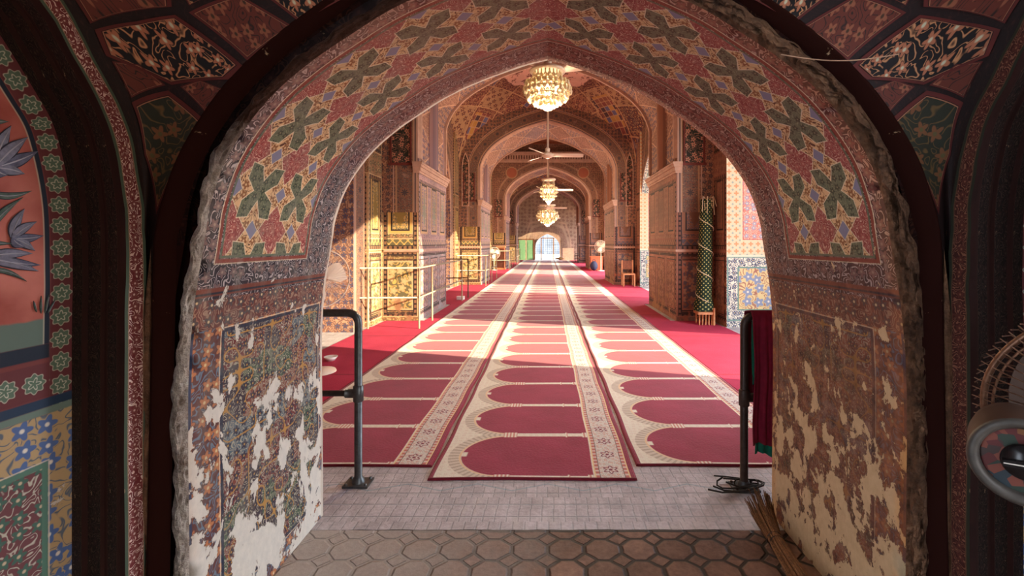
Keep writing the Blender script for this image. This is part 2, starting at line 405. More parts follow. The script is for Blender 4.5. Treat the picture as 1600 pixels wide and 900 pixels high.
# ---- lily panel of the side niches: uv = (y, z), uv2 = (distance in from the arch edge, run)
def mat_lily(dim=False):
    g = G('lily_panel', .65); y, z = g.uv(); d, t = g.uv('uv2')
    pink = g.mix(g.ramp(g.noise(g.vec(y, z), 4, 5), .35, .65), sr(150, 62, 52), sr(204, 122, 108))
    col = pink
    hor = g.lt(z+(g.noise(g.vec(y, z), 20, 1)-.5)*.02, 1.235+0.0, .003); col = g.mix(hor, col, sr(98, 116, 106))
    petal = sr(84, 88, 110); edgec = sr(40, 38, 58); lite = sr(150, 150, 166); leaf = sr(74, 92, 84)
    # border bands: dark line, then linked stars
    p = .067; q = (g.fr(t/p)-.5)*p; c0 = d-.030; r = g.sq(q*q+c0*c0); an = g.at2(c0, q)
    bd = g.mix(0.0, sr(104, 50, 54), sr(104, 50, 54))
    st = r-g.cos(an*8)*.0032; bd = g.mix(g.lt(st, .0255), bd, sr(92, 116, 98)); bd = g.mix(g.line(st, .0255, .001), bd, sr(200, 196, 176))
    fw = r-g.cos(an*5)*.0036; bd = g.mix(g.line(fw, .0115, .0016), bd, sr(206, 204, 186))
    fr = g.lt(d, .060)
    col = g.mix(g.btw(d, .060, .074), col, sr(30, 40, 56)); col = g.mix(g.line(d, .075, .0012), col, sr(190, 180, 160)); col = g.mix(fr, col, bd)
    # lower border (runs level), then the tiled dado
    zb = z-1.06; q = (g.fr(y/p)-.5)*p; r = g.sq(q*q+zb*zb); an = g.at2(zb, q); st = r-g.cos(an*8)*.0032; fw = r-g.cos(an*5)*.005
    b2 = g.mix(g.lt(st, .0255), sr(104, 50, 54), sr(92, 116, 98)); b2 = g.mix(g.line(st, .0255, .001), b2, sr(200, 196, 176)); b2 = g.mix(g.line(fw, .0115, .0016), b2, sr(206, 204, 186))
    low = g.lt(z, 1.165)*g.gt(d, .060)
    col = g.mix(low, col, sr(120, 58, 56)); col = g.mix(g.btw(z, 1.125, 1.165)*g.gt(d, .060), col, sr(30, 40, 56))
    col = g.mix(g.btw(z, 1.015, 1.112)*g.gt(d, .060), col, b2)
    col = g.mix(g.btw(z, .985, 1.012), col, sr(40, 60, 84)); col = g.mix(g.btw(z, .965, .985), col, sr(110, 130, 120))
    och = g.flor(y, z, 15, sr(186, 158, 116), sr(96, 106, 120), sr(84, 110, 160), sr(230, 224, 210), rnd=.5, k=3, vw=.10, fs=.33)
    inner = g.flor(y, z, 20, sr(112, 66, 70), sr(190, 186, 170), sr(70, 104, 92), sr(200, 180, 150), k=3, vw=.12)
    di = g.mn(1.262-y, .82-z)
    tile = g.mix(g.gt(di, 0), och, inner); tile = g.mix(g.btw(di, -.012, .004), tile, sr(86, 124, 108)); tile = g.mix(g.line(di, -.014, .0015), tile, sr(210, 200, 180))
    col = g.mix(g.lt(z, .965), col, tile)
    n = g.noise(g.vec(y, z), 9, 7, .68); f = g.gt(n+g.ramp(z, .1, 1.2, .08, -.02), .70, .01)
    col = g.mix(f, col, sr(206, 196, 182)); g.bump(n*.4+(1-f), .004, .5)
    return g.out(col)

# ------------------------------------------------------------------ mesh building
class MB:
    def __init__(s): s.v = []; s.f = []; s.m = []; s.u1 = []; s.u2 = []; s.sm = []
    def face(s, pts, mi=0, u1=None, u2=None, smooth=False):
        n = len(s.v); s.v += [tuple(p) for p in pts]; s.f.append(tuple(range(n, n+len(pts)))); s.m.append(mi)
        s.u1 += u1 or [(p[0], p[1]) for p in pts]; s.u2 += u2 or [(1.0, 0.0)]*len(pts); s.sm.append(smooth)
    def quad_wall(s, a, b, z0, z1, mi=0, hw=None):
        L = math.hypot(b[0]-a[0], b[1]-a[1]); h = hw or L/2
        s.face([(a[0], a[1], z0), (b[0], b[1], z0), (b[0], b[1], z1), (a[0], a[1], z1)], mi,
               [(-L/2, z0), (L/2, z0), (L/2, z1), (-L/2, z1)], [(h, 0)]*4)
    def prism(s, poly, z0, z1, mi=0, cap=None, closed=True):
        n = len(poly)
        for i in range(n if closed else n-1): s.quad_wall(poly[i], poly[(i+1) % n], z0, z1, mi)
        c = mi if cap is None else cap
        s.face([(p[0], p[1], z1) for p in poly], c); s.face([(p[0], p[1], z0) for p in poly][::-1], c)
    def box(s, x0, x1, y0, y1, z0, z1, mi=0):
        s.prism([(x0, y0), (x1, y0), (x1, y1), (x0, y1)], z0, z1, mi)
    def grid(s, P, U=None, U2=None, mi=0, smooth=True):
        nr, nc = len(P), len(P[0]); b = len(s.v)
        for r in P: s.v += [tuple(p) for p in r]
        for i in range(nr-1):
            for j in range(nc-1):
                q = [(i, j), (i, j+1), (i+1, j+1), (i+1, j)]
                s.f.append(tuple(b+a*nc+c for a, c in q)); s.m.append(mi); s.sm.append(smooth)
                s.u1 += [U[a][c] if U else (P[a][c][0], P[a][c][1]) for a, c in q]; s.u2 += [U2[a][c] if U2 else (1, 0) for a, c in q]
    def tube(s, path, r, n=10, mi=0, cap=True):
        path = [Vector(p) for p in path]; rs = r if isinstance(r, (list, tuple)) else [r]*len(path)
        rows = []; up = Vector((0, 0, 1)); prev = None
        for i, p in enumerate(path):
            t = (path[min(i+1, len(path)-1)]-path[max(i-1, 0)]).normalized()
            if prev is None: a = t.cross(up if abs(t.z) < .9 else Vector((1, 0, 0))).normalized()
            else: a = (prev-t*prev.dot(t)).normalized()
            prev = a; b = t.cross(a)
            rows.append([p+(a*math.cos(2*PI*k/n)+b*math.sin(2*PI*k/n))*rs[i] for k in range(n+1)])
        s.grid(rows, mi=mi)
        if cap:
            s.face(rows[0][:-1], mi); s.face(rows[-1][:-1][::-1], mi)
    def lathe(s, prof, c=(0, 0, 0), n=24, mi=0, axis=None):
        M = Vector((0, 0, 1)).rotation_difference(Vector(axis)).to_matrix() if axis else Matrix.Identity(3)
        rows = [[Vector(c)+M @ Vector((r*math.cos(2*PI*k/n), r*math.sin(2*PI*k/n), z)) for k in range(n+1)] for r, z in prof]
        s.grid(rows, mi=mi)
    def ball(s, c, r, n=8, mi=0, sz=1.0):
        s.lathe([(max(r*math.sin(PI*i/(n//2+1)), 1e-4), -r*sz*math.cos(PI*i/(n//2+1))) for i in range(n//2+2)], c, n, mi)
    def build(s, name, mats, parent=None, weld=True, loc=None):
        me = bpy.data.meshes.new(name); me.from_pydata(s.v, [], s.f)
        for mt in (mats if isinstance(mats, (list, tuple)) else [mats]): me.materials.append(mt)
        me.polygons.foreach_set('material_index', s.m); me.polygons.foreach_set('use_smooth', s.sm)
        for nm, dat in (('uv', s.u1), ('uv2', s.u2)):
            l = me.uv_layers.new(name=nm); l.data.foreach_set('uv', [float(c) for p in dat for c in p[:2]])
        if weld:
            bm = bmesh.new(); bm.from_mesh(me); bmesh.ops.remove_doubles(bm, verts=bm.verts, dist=1e-5); bm.to_mesh(me); bm.free()
        me.update()
        o = bpy.data.objects.new(name, me); C.objects.link(o)
        if parent: o.parent = parent
        if loc: o.location = loc
        return o
def tag(o, label=None, cat=None, group=None, kind=None):
    if label: o['label'] = label
    if cat: o['category'] = cat
    if group: o['group'] = group
    if kind: o['kind'] = kind
    return o
def empty(name, loc, label, cat, group=None, rz=0):
    o = bpy.data.objects.new(name, None); C.objects.link(o); o.location = loc; o.rotation_euler = (0, 0, rz); o.empty_display_size = .1
    return tag(o, label, cat, group)
def struct(o, label=None): return tag(o, label, None, None, 'structure')
def copy_tree(o, parent=None):
    c = o.copy(); C.objects.link(c); c.parent = parent
    for ch in [q for q in bpy.data.objects if q.parent == o]: copy_tree(ch, c)
    return c

# normalised four-centred arch: (x/hw, rise)
NP = [(0, 1), (.105, .967), (.285, .889), (.453, .796), (.573, .704), (.692, .604), (.80, .49), (.881, .37), (.944, .243), (.985, .10), (1, 0)]
def smooth_profile(N=6):
    pts = [(-NP[1][0], NP[1][1]*1.0)]+NP+[(1.0, -.12)]; out = []
    pts[0] = (2*NP[0][0]-NP[1][0], 2*NP[0][1]-NP[1][1])
    for i in range(1, len(pts)-2):
        p0, p1, p2, p3 = pts[i-1:i+3]
        for k in range(N):
            t = k/N
            out.append(tuple(.5*(2*b+(c-a)*t+(2*a-5*b+4*c-d)*t*t+(3*b-a-3*c+d)*t**3) for a, b, c, d in zip(p0, p1, p2, p3)))
    out.append((1, 0)); return out
SP = smooth_profile()
def profile(hw, spring, apex, base_hw=None, nb=8):          # right base -> apex -> left base
    bh = base_hw or hw
    right = [(bh+(hw-bh)*(i/nb), spring*i/nb) for i in range(nb)]+[(hw*x, spring+(apex-spring)*z) for x, z in SP[::-1]]
    return right+[(-x, z) for x, z in right[-2::-1]]
def arclen(P):
    s = [0]
    for a, b in zip(P, P[1:]): s.append(s[-1]+math.hypot(b[0]-a[0], b[1]-a[1]))
    mid = s[len(P)//2]; return [q-mid for q in s]
def normals(P, spring):
    out = []
    for i, p in enumerate(P):
        a = P[max(i-1, 0)]; b = P[min(i+1, len(P)-1)]; tx, tz = b[0]-a[0], b[1]-a[1]; l = math.hypot(tx, tz)
        nx, nz = tz/l, -tx/l
        if p[1] < spring*.98: nx, nz = (1 if p[0] > 0 else -1), 0
        if i == len(P)//2: nx, nz = 0, 1.12
        out.append((nx, nz))
    return out
def arch_face(mb, P, spring, to3, x0, x1, ztop, rings, mi=0, flip=False):
    """wall round an arch opening; to3(x, z) -> point"""
    nm = normals(P, spring); s = arclen(P); R = []
    for d in rings: R.append([(p[0]+n[0]*d, max(p[1]+n[1]*d, 0)) for p, n in zip(P, nm)])
    out = []
    for p in R[-1]:
        if p[1] <= spring: out.append(((x1 if p[0] > 0 else x0), p[1])); continue
        dx, dz = p[0], p[1]-spring
        t = min([q for q in ((x1/dx if dx > 1e-6 else 1e9), (x0/dx if dx < -1e-6 else 1e9), (ztop-spring)/max(dz, 1e-6))])
        t = max(t, 1.001); out.append((dx*t, spring+dz*t))
    D = list(rings)+[rings[-1]+.8]; R.append(out)
    for k in range(len(R)-1):
        for i in range(len(P)-1):
            a, b, c, d = R[k][i], R[k][i+1], R[k+1][i+1], R[k+1][i]
            mb.face([to3(*q) for q in (a, b, c, d)], mi, [a, b, c, d], [(D[k], s[i]), (D[k], s[i+1]), (D[k+1], s[i+1]), (D[k+1], s[i])])
            if k == len(R)-2:
                for xe in (x0, x1):
                    if (abs(c[0]-xe) < 1e-6) != (abs(d[0]-xe) < 1e-6) and (abs(c[1]-ztop) < 1e-6 or abs(d[1]-ztop) < 1e-6) and c[0]*xe >= 0 and d[0]*xe >= 0:
                        mb.face([to3(*d), to3(*c), to3(xe, ztop)], mi, [d, c, (xe, ztop)], [(D[-1], s[i])]*3)
def soffit(mb, P, y0, y1, mi=0, to3=None, nd=1, i0=0, i1=None):
    s = arclen(P); i1 = len(P) if i1 is None else i1
    to3 = to3 or (lambda x, y, z: (x, y, z))
    ys = [y0+(y1-y0)*k/nd for k in range(nd+1)]
    mb.grid([[to3(p[0], y, p[1]) for p in P[i0:i1]] for y in ys], [[(q, y-(y0 if nd == 1 else 0)) for q in s[i0:i1]] for y in ys], [[(p[1], y1-y0) for p in P[i0:i1]] for y in ys], mi, True)

# ------------------------------------------------------------------ palette
M_nearL = mat_near('painted_plaster_flaked_white', False)
M_nearR = mat_near('painted_plaster_flaked_tan', True)
RED = sr(120, 60, 46); OCH = sr(190, 146, 84)
M_front = mat_wall('ochre_tiled_pier', sr(134, 96, 72), sr(104, 98, 72), sr(192, 164, 120), sr(204, 172, 130), sr(206, 166, 96), sr(140, 118, 66), low=sr(144, 118, 76))
M_front_R = mat_wall('red_and_blue_tiled_pier', sr(118, 80, 68), sr(88, 78, 86), sr(150, 118, 98), sr(150, 98, 78), sr(132, 90, 68), sr(110, 76, 60), low=sr(118, 74, 58), wornc=sr(150, 84, 60))
M_side = mat_wall('mauve_painted_pier', sr(150, 116, 118), sr(124, 104, 112), sr(184, 152, 146), sr(170, 134, 128), sr(190, 150, 110), sr(130, 128, 110), worn=.3, low=sr(140, 134, 136), wornc=sr(150, 140, 140))
M_side_R = mat_wall('brown_painted_pier', sr(150, 104, 84), sr(134, 92, 76), sr(176, 128, 104), sr(150, 92, 74), sr(168, 116, 88), sr(140, 100, 80), worn=.7, low=sr(160, 106, 90), wornc=sr(166, 120, 84))
M_pale = mat_wall('pale_tile_wall', sr(196, 176, 150), sr(196, 122, 104), sr(206, 160, 130), sr(226, 214, 190), sr(214, 190, 150), sr(120, 120, 140), low=sr(190, 170, 120), worn=.2, wornc=sr(214, 200, 180))
def mat_pale():
    g = G('pale_floral_tile_wall', .6); u, z = g.uv(); hw, _ = g.uv('uv2'); zt = 1.23
    lo = g.lt(z, zt, .002); e = hw-abs(u)
    dl = g.mn(e, zt-z, z-.1); dh = g.mn(e, z-zt, 3.4-z)
    bord = g.flor(u, z, 9, sr(214, 208, 190), sr(60, 68, 92), sr(70, 80, 110), sr(200, 180, 120), k=3, vw=.2)
    inn = g.flor(u, z, 5, sr(204, 182, 130), sr(150, 96, 80), sr(124, 134, 160), sr(214, 206, 190), k=3, vw=.16, fs=.36)
    L = g.mix(g.gt(dl, .2), bord, inn); L = g.mix(g.line(dl, .2, .012), L, sr(96, 130, 120)); L = g.mix(g.line(dl, .02, .012), L, sr(110, 140, 130))
    cr = g.mn(abs(g.fr(u*8)-.5), abs(g.fr(z*8)-.5)); cr2 = g.mx(abs(g.fr(u*8)-.5), abs(g.fr(z*8)-.5))
    hb = g.mix(g.lt(cr, .10, .03)*g.lt(cr2, .32, .03), sr(208, 190, 158), sr(206, 140, 96)); hb = g.mix(g.gt(g.mn(abs(g.fr(u*8)-.5)+abs(g.fr(z*8)-.5), 1.0), .82, .04), hb, sr(150, 160, 150))
    hi = g.flor(u, z, 9, sr(206, 120, 104), sr(226, 190, 170), sr(150, 150, 170), sr(230, 210, 180), k=4, vw=.18)
    H = g.mix(g.gt(dh, .26), hb, hi); H = g.mix(g.line(dh, .26, .014), H, sr(222, 196, 160)); H = g.mix(g.line(dh, .285, .006), H, sr(180, 90, 80))
    col = g.mix(lo, H, L); col = g.mix(g.line(z, zt, .016), col, sr(216, 204, 180))
    n = g.noise(g.vec(u, z), 4, 6, .65); col = g.mix(g.gt(n+g.ramp(z, 0, 1, .08, 0), .70, .02), col, sr(220, 206, 186)); g.bump(n, .003, .4)
    return g.out(col)
M_pale = mat_pale()
M_bay = mat_wall('red_brown_painted_wall', sr(130, 88, 70), sr(100, 84, 78), sr(160, 126, 98), sr(154, 104, 80), sr(150, 108, 76), sr(120, 80, 56), wornc=sr(170, 120, 90))
M_face = mat_archface('arch_face_red', sr(122, 82, 68), sr(78, 66, 68), sr(132, 96, 76), sr(184, 148, 132), sr(168, 130, 100))
M_face3 = mat_archface('arch_face_medallions', sr(126, 82, 66), sr(100, 72, 66), sr(132, 96, 76), sr(184, 148, 132), sr(168, 130, 100), medal=True)
M_soff = mat_soffit('arch_soffit_pink', sr(140, 100, 86), sr(96, 90, 112), sr(118, 66, 60), sr(200, 158, 130))
M_vault = mat_vault('diamond_net_vault'); M_vault2 = mat_vault('diamond_net_vault_plain', False, 1.0)
M_mould = simple('pink_plaster_moulding', sr(184, 148, 130), .8, var=.15, scale=6, bump=.004)
M_mould2 = simple('dark_red_moulding', sr(100, 44, 36), .7, var=.3, scale=14, bump=.004)
M_rub = mat_plaster('crumbled_brown_plaster', sr(70, 46, 32), sr(150, 108, 78), 9, .05)
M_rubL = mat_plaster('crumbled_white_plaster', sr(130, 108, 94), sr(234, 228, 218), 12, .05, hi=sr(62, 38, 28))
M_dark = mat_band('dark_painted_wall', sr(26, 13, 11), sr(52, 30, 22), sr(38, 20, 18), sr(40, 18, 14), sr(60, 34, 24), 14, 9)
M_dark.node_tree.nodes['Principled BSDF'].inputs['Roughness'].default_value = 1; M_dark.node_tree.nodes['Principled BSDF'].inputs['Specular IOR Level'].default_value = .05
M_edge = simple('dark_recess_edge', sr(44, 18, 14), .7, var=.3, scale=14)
M_rib = mat_band('red_vine_rib', sr(112, 42, 44), sr(222, 196, 186), sr(124, 64, 62), sr(70, 86, 70), sr(160, 130, 104), 28, .075)
M_rib_R = mat_band('shaded_vine_rib', sr(70, 28, 24), sr(140, 96, 76), sr(90, 44, 36), sr(46, 50, 38), sr(104, 76, 56), 28, .075)  # right-hand rib: darker copy of the left one, shade put into its colours
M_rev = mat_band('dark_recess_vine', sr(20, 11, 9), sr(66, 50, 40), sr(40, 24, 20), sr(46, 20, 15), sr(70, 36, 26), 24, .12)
M_lily = mat_lily()
M_floor = mat_floor(); M_carpet = mat_carpet(); M_plain = mat_plain_carpet()
M_white = simple('white_stucco', sr(226, 220, 208), .8, var=.05)
M_stone = simple('courtyard_stone', sr(206, 180, 150), .85, var=.1, scale=2)
M_wood = simple('old_wood', sr(120, 66, 40), .6, var=.3, scale=20)
M_woodl = simple('pale_wood', sr(190, 128, 86), .6, var=.2, scale=20)
M_pipe = simple('worn_grey_pipe', sr(92, 96, 98), .4, .7, var=.25, scale=30)
M_pipeb = simple('dark_painted_pipe', sr(66, 54, 48), .45, .4, var=.3, scale=30)
M_railm = simple('cream_painted_rail', sr(168, 154, 128), .5, .2, var=.2, scale=30)
M_raild = simple('rail_dark_iron', sr(84, 72, 62), .5, .4, var=.2, scale=30)
M_fanw = simple('cream_enamel', sr(228, 208, 190), .35, var=.04)
M_brass = simple('brass', sr(214, 170, 90), .25, .9, var=.1)

# ------------------------------------------------------------------ STRUCTURE
Y0, Y1 = 1.48, 2.39
NPf = [(-1.197, 0)]
def near_profile():
    low = [(1.197, 0), (1.198, .25), (1.200, .5), (1.203, .75), (1.203, .95), (1.197, 1.1), (1.182, 1.25), (1.165, 1.36), (1.150, 1.44)]
    low = [(a[0]+(b[0]-a[0])*i/3, a[1]+(b[1]-a[1])*i/3) for a, b in zip(low, low[1:]) for i in range(3)]
    right = low+[(1.142*x, 1.50+.925*z) for x, z in SP[::-1]]
    return right+[(-x, z) for x, z in right[-2::-1]]
PN = near_profile()
# near arch: underside and jambs in two halves (flaked white left, tan right)
mb = MB(); h = len(PN)//2
soffit(mb, PN, Y0+.02, Y1, 1, nd=14, i0=0, i1=h+1); soffit(mb, PN, Y0+.02, Y1, 0, nd=14, i0=h)
# crumbled lip between the jamb and the wall face
dense = []
for a, b in zip(PN, PN[1:]):
    k = max(1, int(math.hypot(b[0]-a[0], b[1]-a[1])/.012))
    dense += [(a[0]+(b[0]-a[0])*i/k, a[1]+(b[1]-a[1])*i/k) for i in range(k)]
dense.append(PN[-1]); nd = normals(dense, 1.44)
rows = []
NL = 14
for j in range(NL+1):
    t = j/NL; row = []
    for p, n in zip(dense, nd):
        rt = 1.0 if p[0] > 0 else .35*min(max((1.2-p[1])/.5, 0), 1)
        amp = (.024+.030*rt)*math.sin(PI*min(t*1.2, 1)) if j not in (0,) else 0
        q = Vector((p[0]*9, p[1]*9, t*3)); nz = mnoise.fractal(q*2.2, .9, 2.0, 6)*1.2
        wd = .026+.040*rt+.016*mnoise.noise(Vector((p[0]*4, p[1]*4, 5)))+.022*mnoise.noise(Vector((p[0]*17, p[1]*17, 9)))
        off = max(wd, .006)*t+amp*nz*.7
        row.append((p[0]+n[0]*off, Y0+.02-.028*math.sin(PI*t)-.01*t+amp*nz*.5, max(p[1]+n[1]*off, 0)))
    rows.append(row)
mid = len(dense)//2
last = [(p[0]+n[0]*.16, Y0+.012, max(p[1]+n[1]*.16, 0)) for p, n in zip(dense, nd)]
last = [(p[0]+n[0]*.16, Y0+.03, max(p[1]+n[1]*.16, 0)) for p, n in zip(dense, nd)]
mb.grid([rows[-1], last], [[(q[0], q[2]) for q in r] for r in (rows[-1], last)], mi=4)
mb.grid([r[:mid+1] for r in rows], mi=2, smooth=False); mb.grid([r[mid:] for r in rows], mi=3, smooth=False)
arch_face(mb, PN, 1.44, lambda x, z: (x, Y0, z), -1.42, 1.42, 2.9, [.05, .1, .25], 4)
arch_face(mb, PN, 1.44, lambda x, z: (x, Y1, z), -4.9, 4.9, 7.2, [0, .1, .25], 5)
for x in (-1.42, 1.42): mb.quad_wall((x, Y0), (x, Y1), 0, 2.9, 4)
struct(mb.build('wall_front', [M_nearL, M_nearR, M_rub, M_rubL, M_dark, M_bay]), 'thick painted wall pierced by the large pointed arch in the foreground')

# wall ribs and pendentives of the small chamber the photographer stands in
def A_curve(t):      # on the front wall, t 0..1 from low corner up to the apex
    P = profile(1.255, 1.44, 2.55, 1.285, 10); P = P[len(P)//2:]       # apex -> left base
    s = arclen(profile(1.255, 1.44, 2.55, 1.285, 10)); s = s[len(s)//2:]
    L = s[-1]*(1-t)
    for i in range(len(P)-1):
        if s[i+1] >= L:
            k = (L-s[i])/(s[i+1]-s[i]+1e-9); return (P[i][0]+(P[i+1][0]-P[i][0])*k, P[i][1]+(P[i+1][1]-P[i][1])*k)
    return P[-1]
BY = [(1.44, 0), (1.44, 1.15), (1.438, 1.38), (1.424, 1.60), (1.376, 1.804), (1.308, 1.926), (1.237, 2.033), (1.189, 2.095), (1.0, 2.27), (.75, 2.43), (.5, 2.55), (.25, 2.66)]
def catmull(pts, N):
    out = []; Q = [pts[0]]+pts+[pts[-1]]
    for i in range(1, len(Q)-2):
        p0, p1, p2, p3 = Q[i-1:i+3]
        for k in range(N):
            t = k/N; out.append(tuple(.5*(2*b+(c-a)*t+(2*a-5*b+4*c-d)*t*t+(3*b-a-3*c+d)*t**3) for a, b, c, d in zip(p0, p1, p2, p3)))
    out.append(pts[-1]); return out
BC = catmull(BY, 6)
BS = [0]
for a, b in zip(BC, BC[1:]): BS.append(BS[-1]+math.hypot(b[0]-a[0], b[1]-a[1]))
def at_z(t):   # B curve by fraction of its length
    L = BS[-1]*t
    for i in range(len(BC)-1):
        if BS[i+1] >= L-1e-9:
            k = (L-BS[i])/(BS[i+1]-BS[i]+1e-9); return tuple(p+(q-p)*k for p, q in zip(BC[i], BC[i+1]))
    return BC[-1]
HX_ = 1.30
def pend(s, t, sgn=-1, lift=0.0):
    a = A_curve(t); b = at_z(t)
    pa = Vector((a[0], 1.43, a[1])); pb = Vector((-HX_, b[0], b[1]))
    p = pa.lerp(pb, s); bulge = math.sin(PI*s)*(.02+.05*t)
    p += Vector((-.7, .6, .35))*bulge-Vector((-.7, .6, .35))*lift
    return Vector((p.x*(-sgn), p.y, p.z))
def proj(p): return (HX+FPX*p.x/p.y, HY-FPX*(p.z-EYE)/p.y)
PGRID = [(i/60, j/240, proj(pend(i/60, j/240))) for i in range(61) for j in range(100, 241)]
def st_of(px, py):
    s, t, _ = min(PGRID, key=lambda q: (q[2][0]-px)**2+(q[2][1]-py)**2); best = (s, t); step = 1/120
    for _ in range(14):
        c = [(best[0]+i*step, best[1]+j*step*.5) for i in (-1, 0, 1) for j in (-1, 0, 1)]
        best = min(c, key=lambda q: (proj(pend(q[0], min(q[1], 1)))[0]-px)**2+(proj(pend(q[0], min(q[1], 1)))[1]-py)**2); step *= .75
    return best
# the painted panels of the pendentive, as outlines on its surface
PANELS = [([(152, 47), (215, 35), (272, 25), (375, 103), (352, 122), (267, 130), (168, 86)], 'ink'),
          ([(176, 96), (216, 101), (256, 132), (205, 151)], 'clay'),
          ([(282, 135), (312, 125), (352, 142), (322, 176)], 'clay'),
          ([(208, 162), (262, 144), (315, 188), (290, 232), (262, 285), (244, 330), (226, 240)], 'moss'),
          ([(297, 20), (370, -8), (455, 42), (385, 92)], 'clay'),
          ([(112, -12), (262, -12), (264, 10), (142, 35)], 'clay'),
          ([(282, -14), (350, -16), (295, 8)], 'ink'), ([(400, -18), (520, -18), (545, 8), (468, 34)], 'ink')]
def pmat(name, bgc, vine, pet, mid, s=26):
    g = G(name, .7); u, v = g.uv()
    c = g.flor(u, v, s, bgc, vine, pet, mid, k=3, vw=.09, rnd=.7, fs=.26); n = g.noise(g.vec(u, v), 12, 5)
    return g.out(g.mix(g.gt(n, .7, .02), c, sr(120, 80, 60)))
M_ink = pmat('panel_black_flowers', sr(18, 11, 13), sr(190, 134, 92), sr(170, 106, 76), sr(190, 190, 160), 22)
M_clay = pmat('panel_clay_flowers', sr(98, 44, 32), sr(44, 28, 24), sr(140, 84, 60), sr(66, 46, 30), 22)
M_moss = pmat('panel_green_flowers', sr(40, 42, 30), sr(98, 74, 40), sr(116, 74, 44), sr(90, 84, 50), 14)
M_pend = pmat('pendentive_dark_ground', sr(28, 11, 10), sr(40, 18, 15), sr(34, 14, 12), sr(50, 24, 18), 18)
PST = [([st_of(*q) for q in poly], k) for poly, k in PANELS]
for sgn, nm in ((-1, 'left'), (1, 'right')):
    mb = MB()
    S_, T_ = 16, 60
    mb.grid([[pend(i/S_, j/T_, sgn) for i in range(S_+1)] for j in range(T_+1)], [[(i/S_*.6, j/T_*2.6) for i in range(S_+1)] for j in range(T_+1)], mi=0)
    for poly, kind in PST:
        mi = {'ink': 1, 'clay': 2, 'moss': 3}[kind]
        cx = sum(p[0] for p in poly)/len(poly); cy = sum(p[1] for p in poly)/len(poly)
        K = 8
        ring = []
        for a, b in zip(poly, poly[1:]+poly[:1]): ring += [(a[0]+(b[0]-a[0])*i/6, a[1]+(b[1]-a[1])*i/6) for i in range(6)]
        ring.append(ring[0])
        W = lambda p, k: (cx+(p[0]-cx)*k, cy+(p[1]-cy)*k)
        g_ = [[W(p, k) for p in ring] for k in (.02, .3, .6, .8, .93)]
        mb.grid([[pend(q[0], q[1], sgn, .006) for q in r] for r in g_], [[(pend(q[0], q[1]).x*1.0, pend(q[0], q[1]).z+pend(q[0], q[1]).y*.5) for q in r] for r in g_], mi=mi)
        for k0, k1, m_, lf in ((.915, .935, 5, .008), (.95, 1.04, 4, .009)):
            g_ = [[W(p, k) for p in ring] for k in (k0, k1)]
            mb.grid([[pend(q[0], q[1], sgn, lf) for q in r] for r in g_], mi=m_)
    # the rib along the front wall arch
    rr = [[], [], []]
    for j in range(81):
        a = A_curve(j/80); p = Vector((a[0]*-sgn, 1.425, a[1])); n = Vector((0, 0, 0))
        rr[0].append(p+Vector((0, 0, 0))); k = .03
        rr[1].append(p+Vector((.018*sgn*-1*-1, .0, .0))*0+Vector((0, -.008, 0))+Vector((a[0]*-sgn*-.012, 0, -.012 if a[1] > 1.5 else 0)))
        rr[2].append(p+Vector((a[0]*-sgn*-.024, .055, -.024 if a[1] > 1.5 else 0)))
    mb.grid(rr, [[(j/80*2.6, k*.03) for j in range(81)] for k in range(3)], mi=6)
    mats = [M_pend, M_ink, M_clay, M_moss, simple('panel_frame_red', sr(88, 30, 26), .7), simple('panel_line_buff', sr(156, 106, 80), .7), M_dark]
    struct(mb.build('ceiling', mats, weld=False), nm+' painted corner vault above the foreground arch')
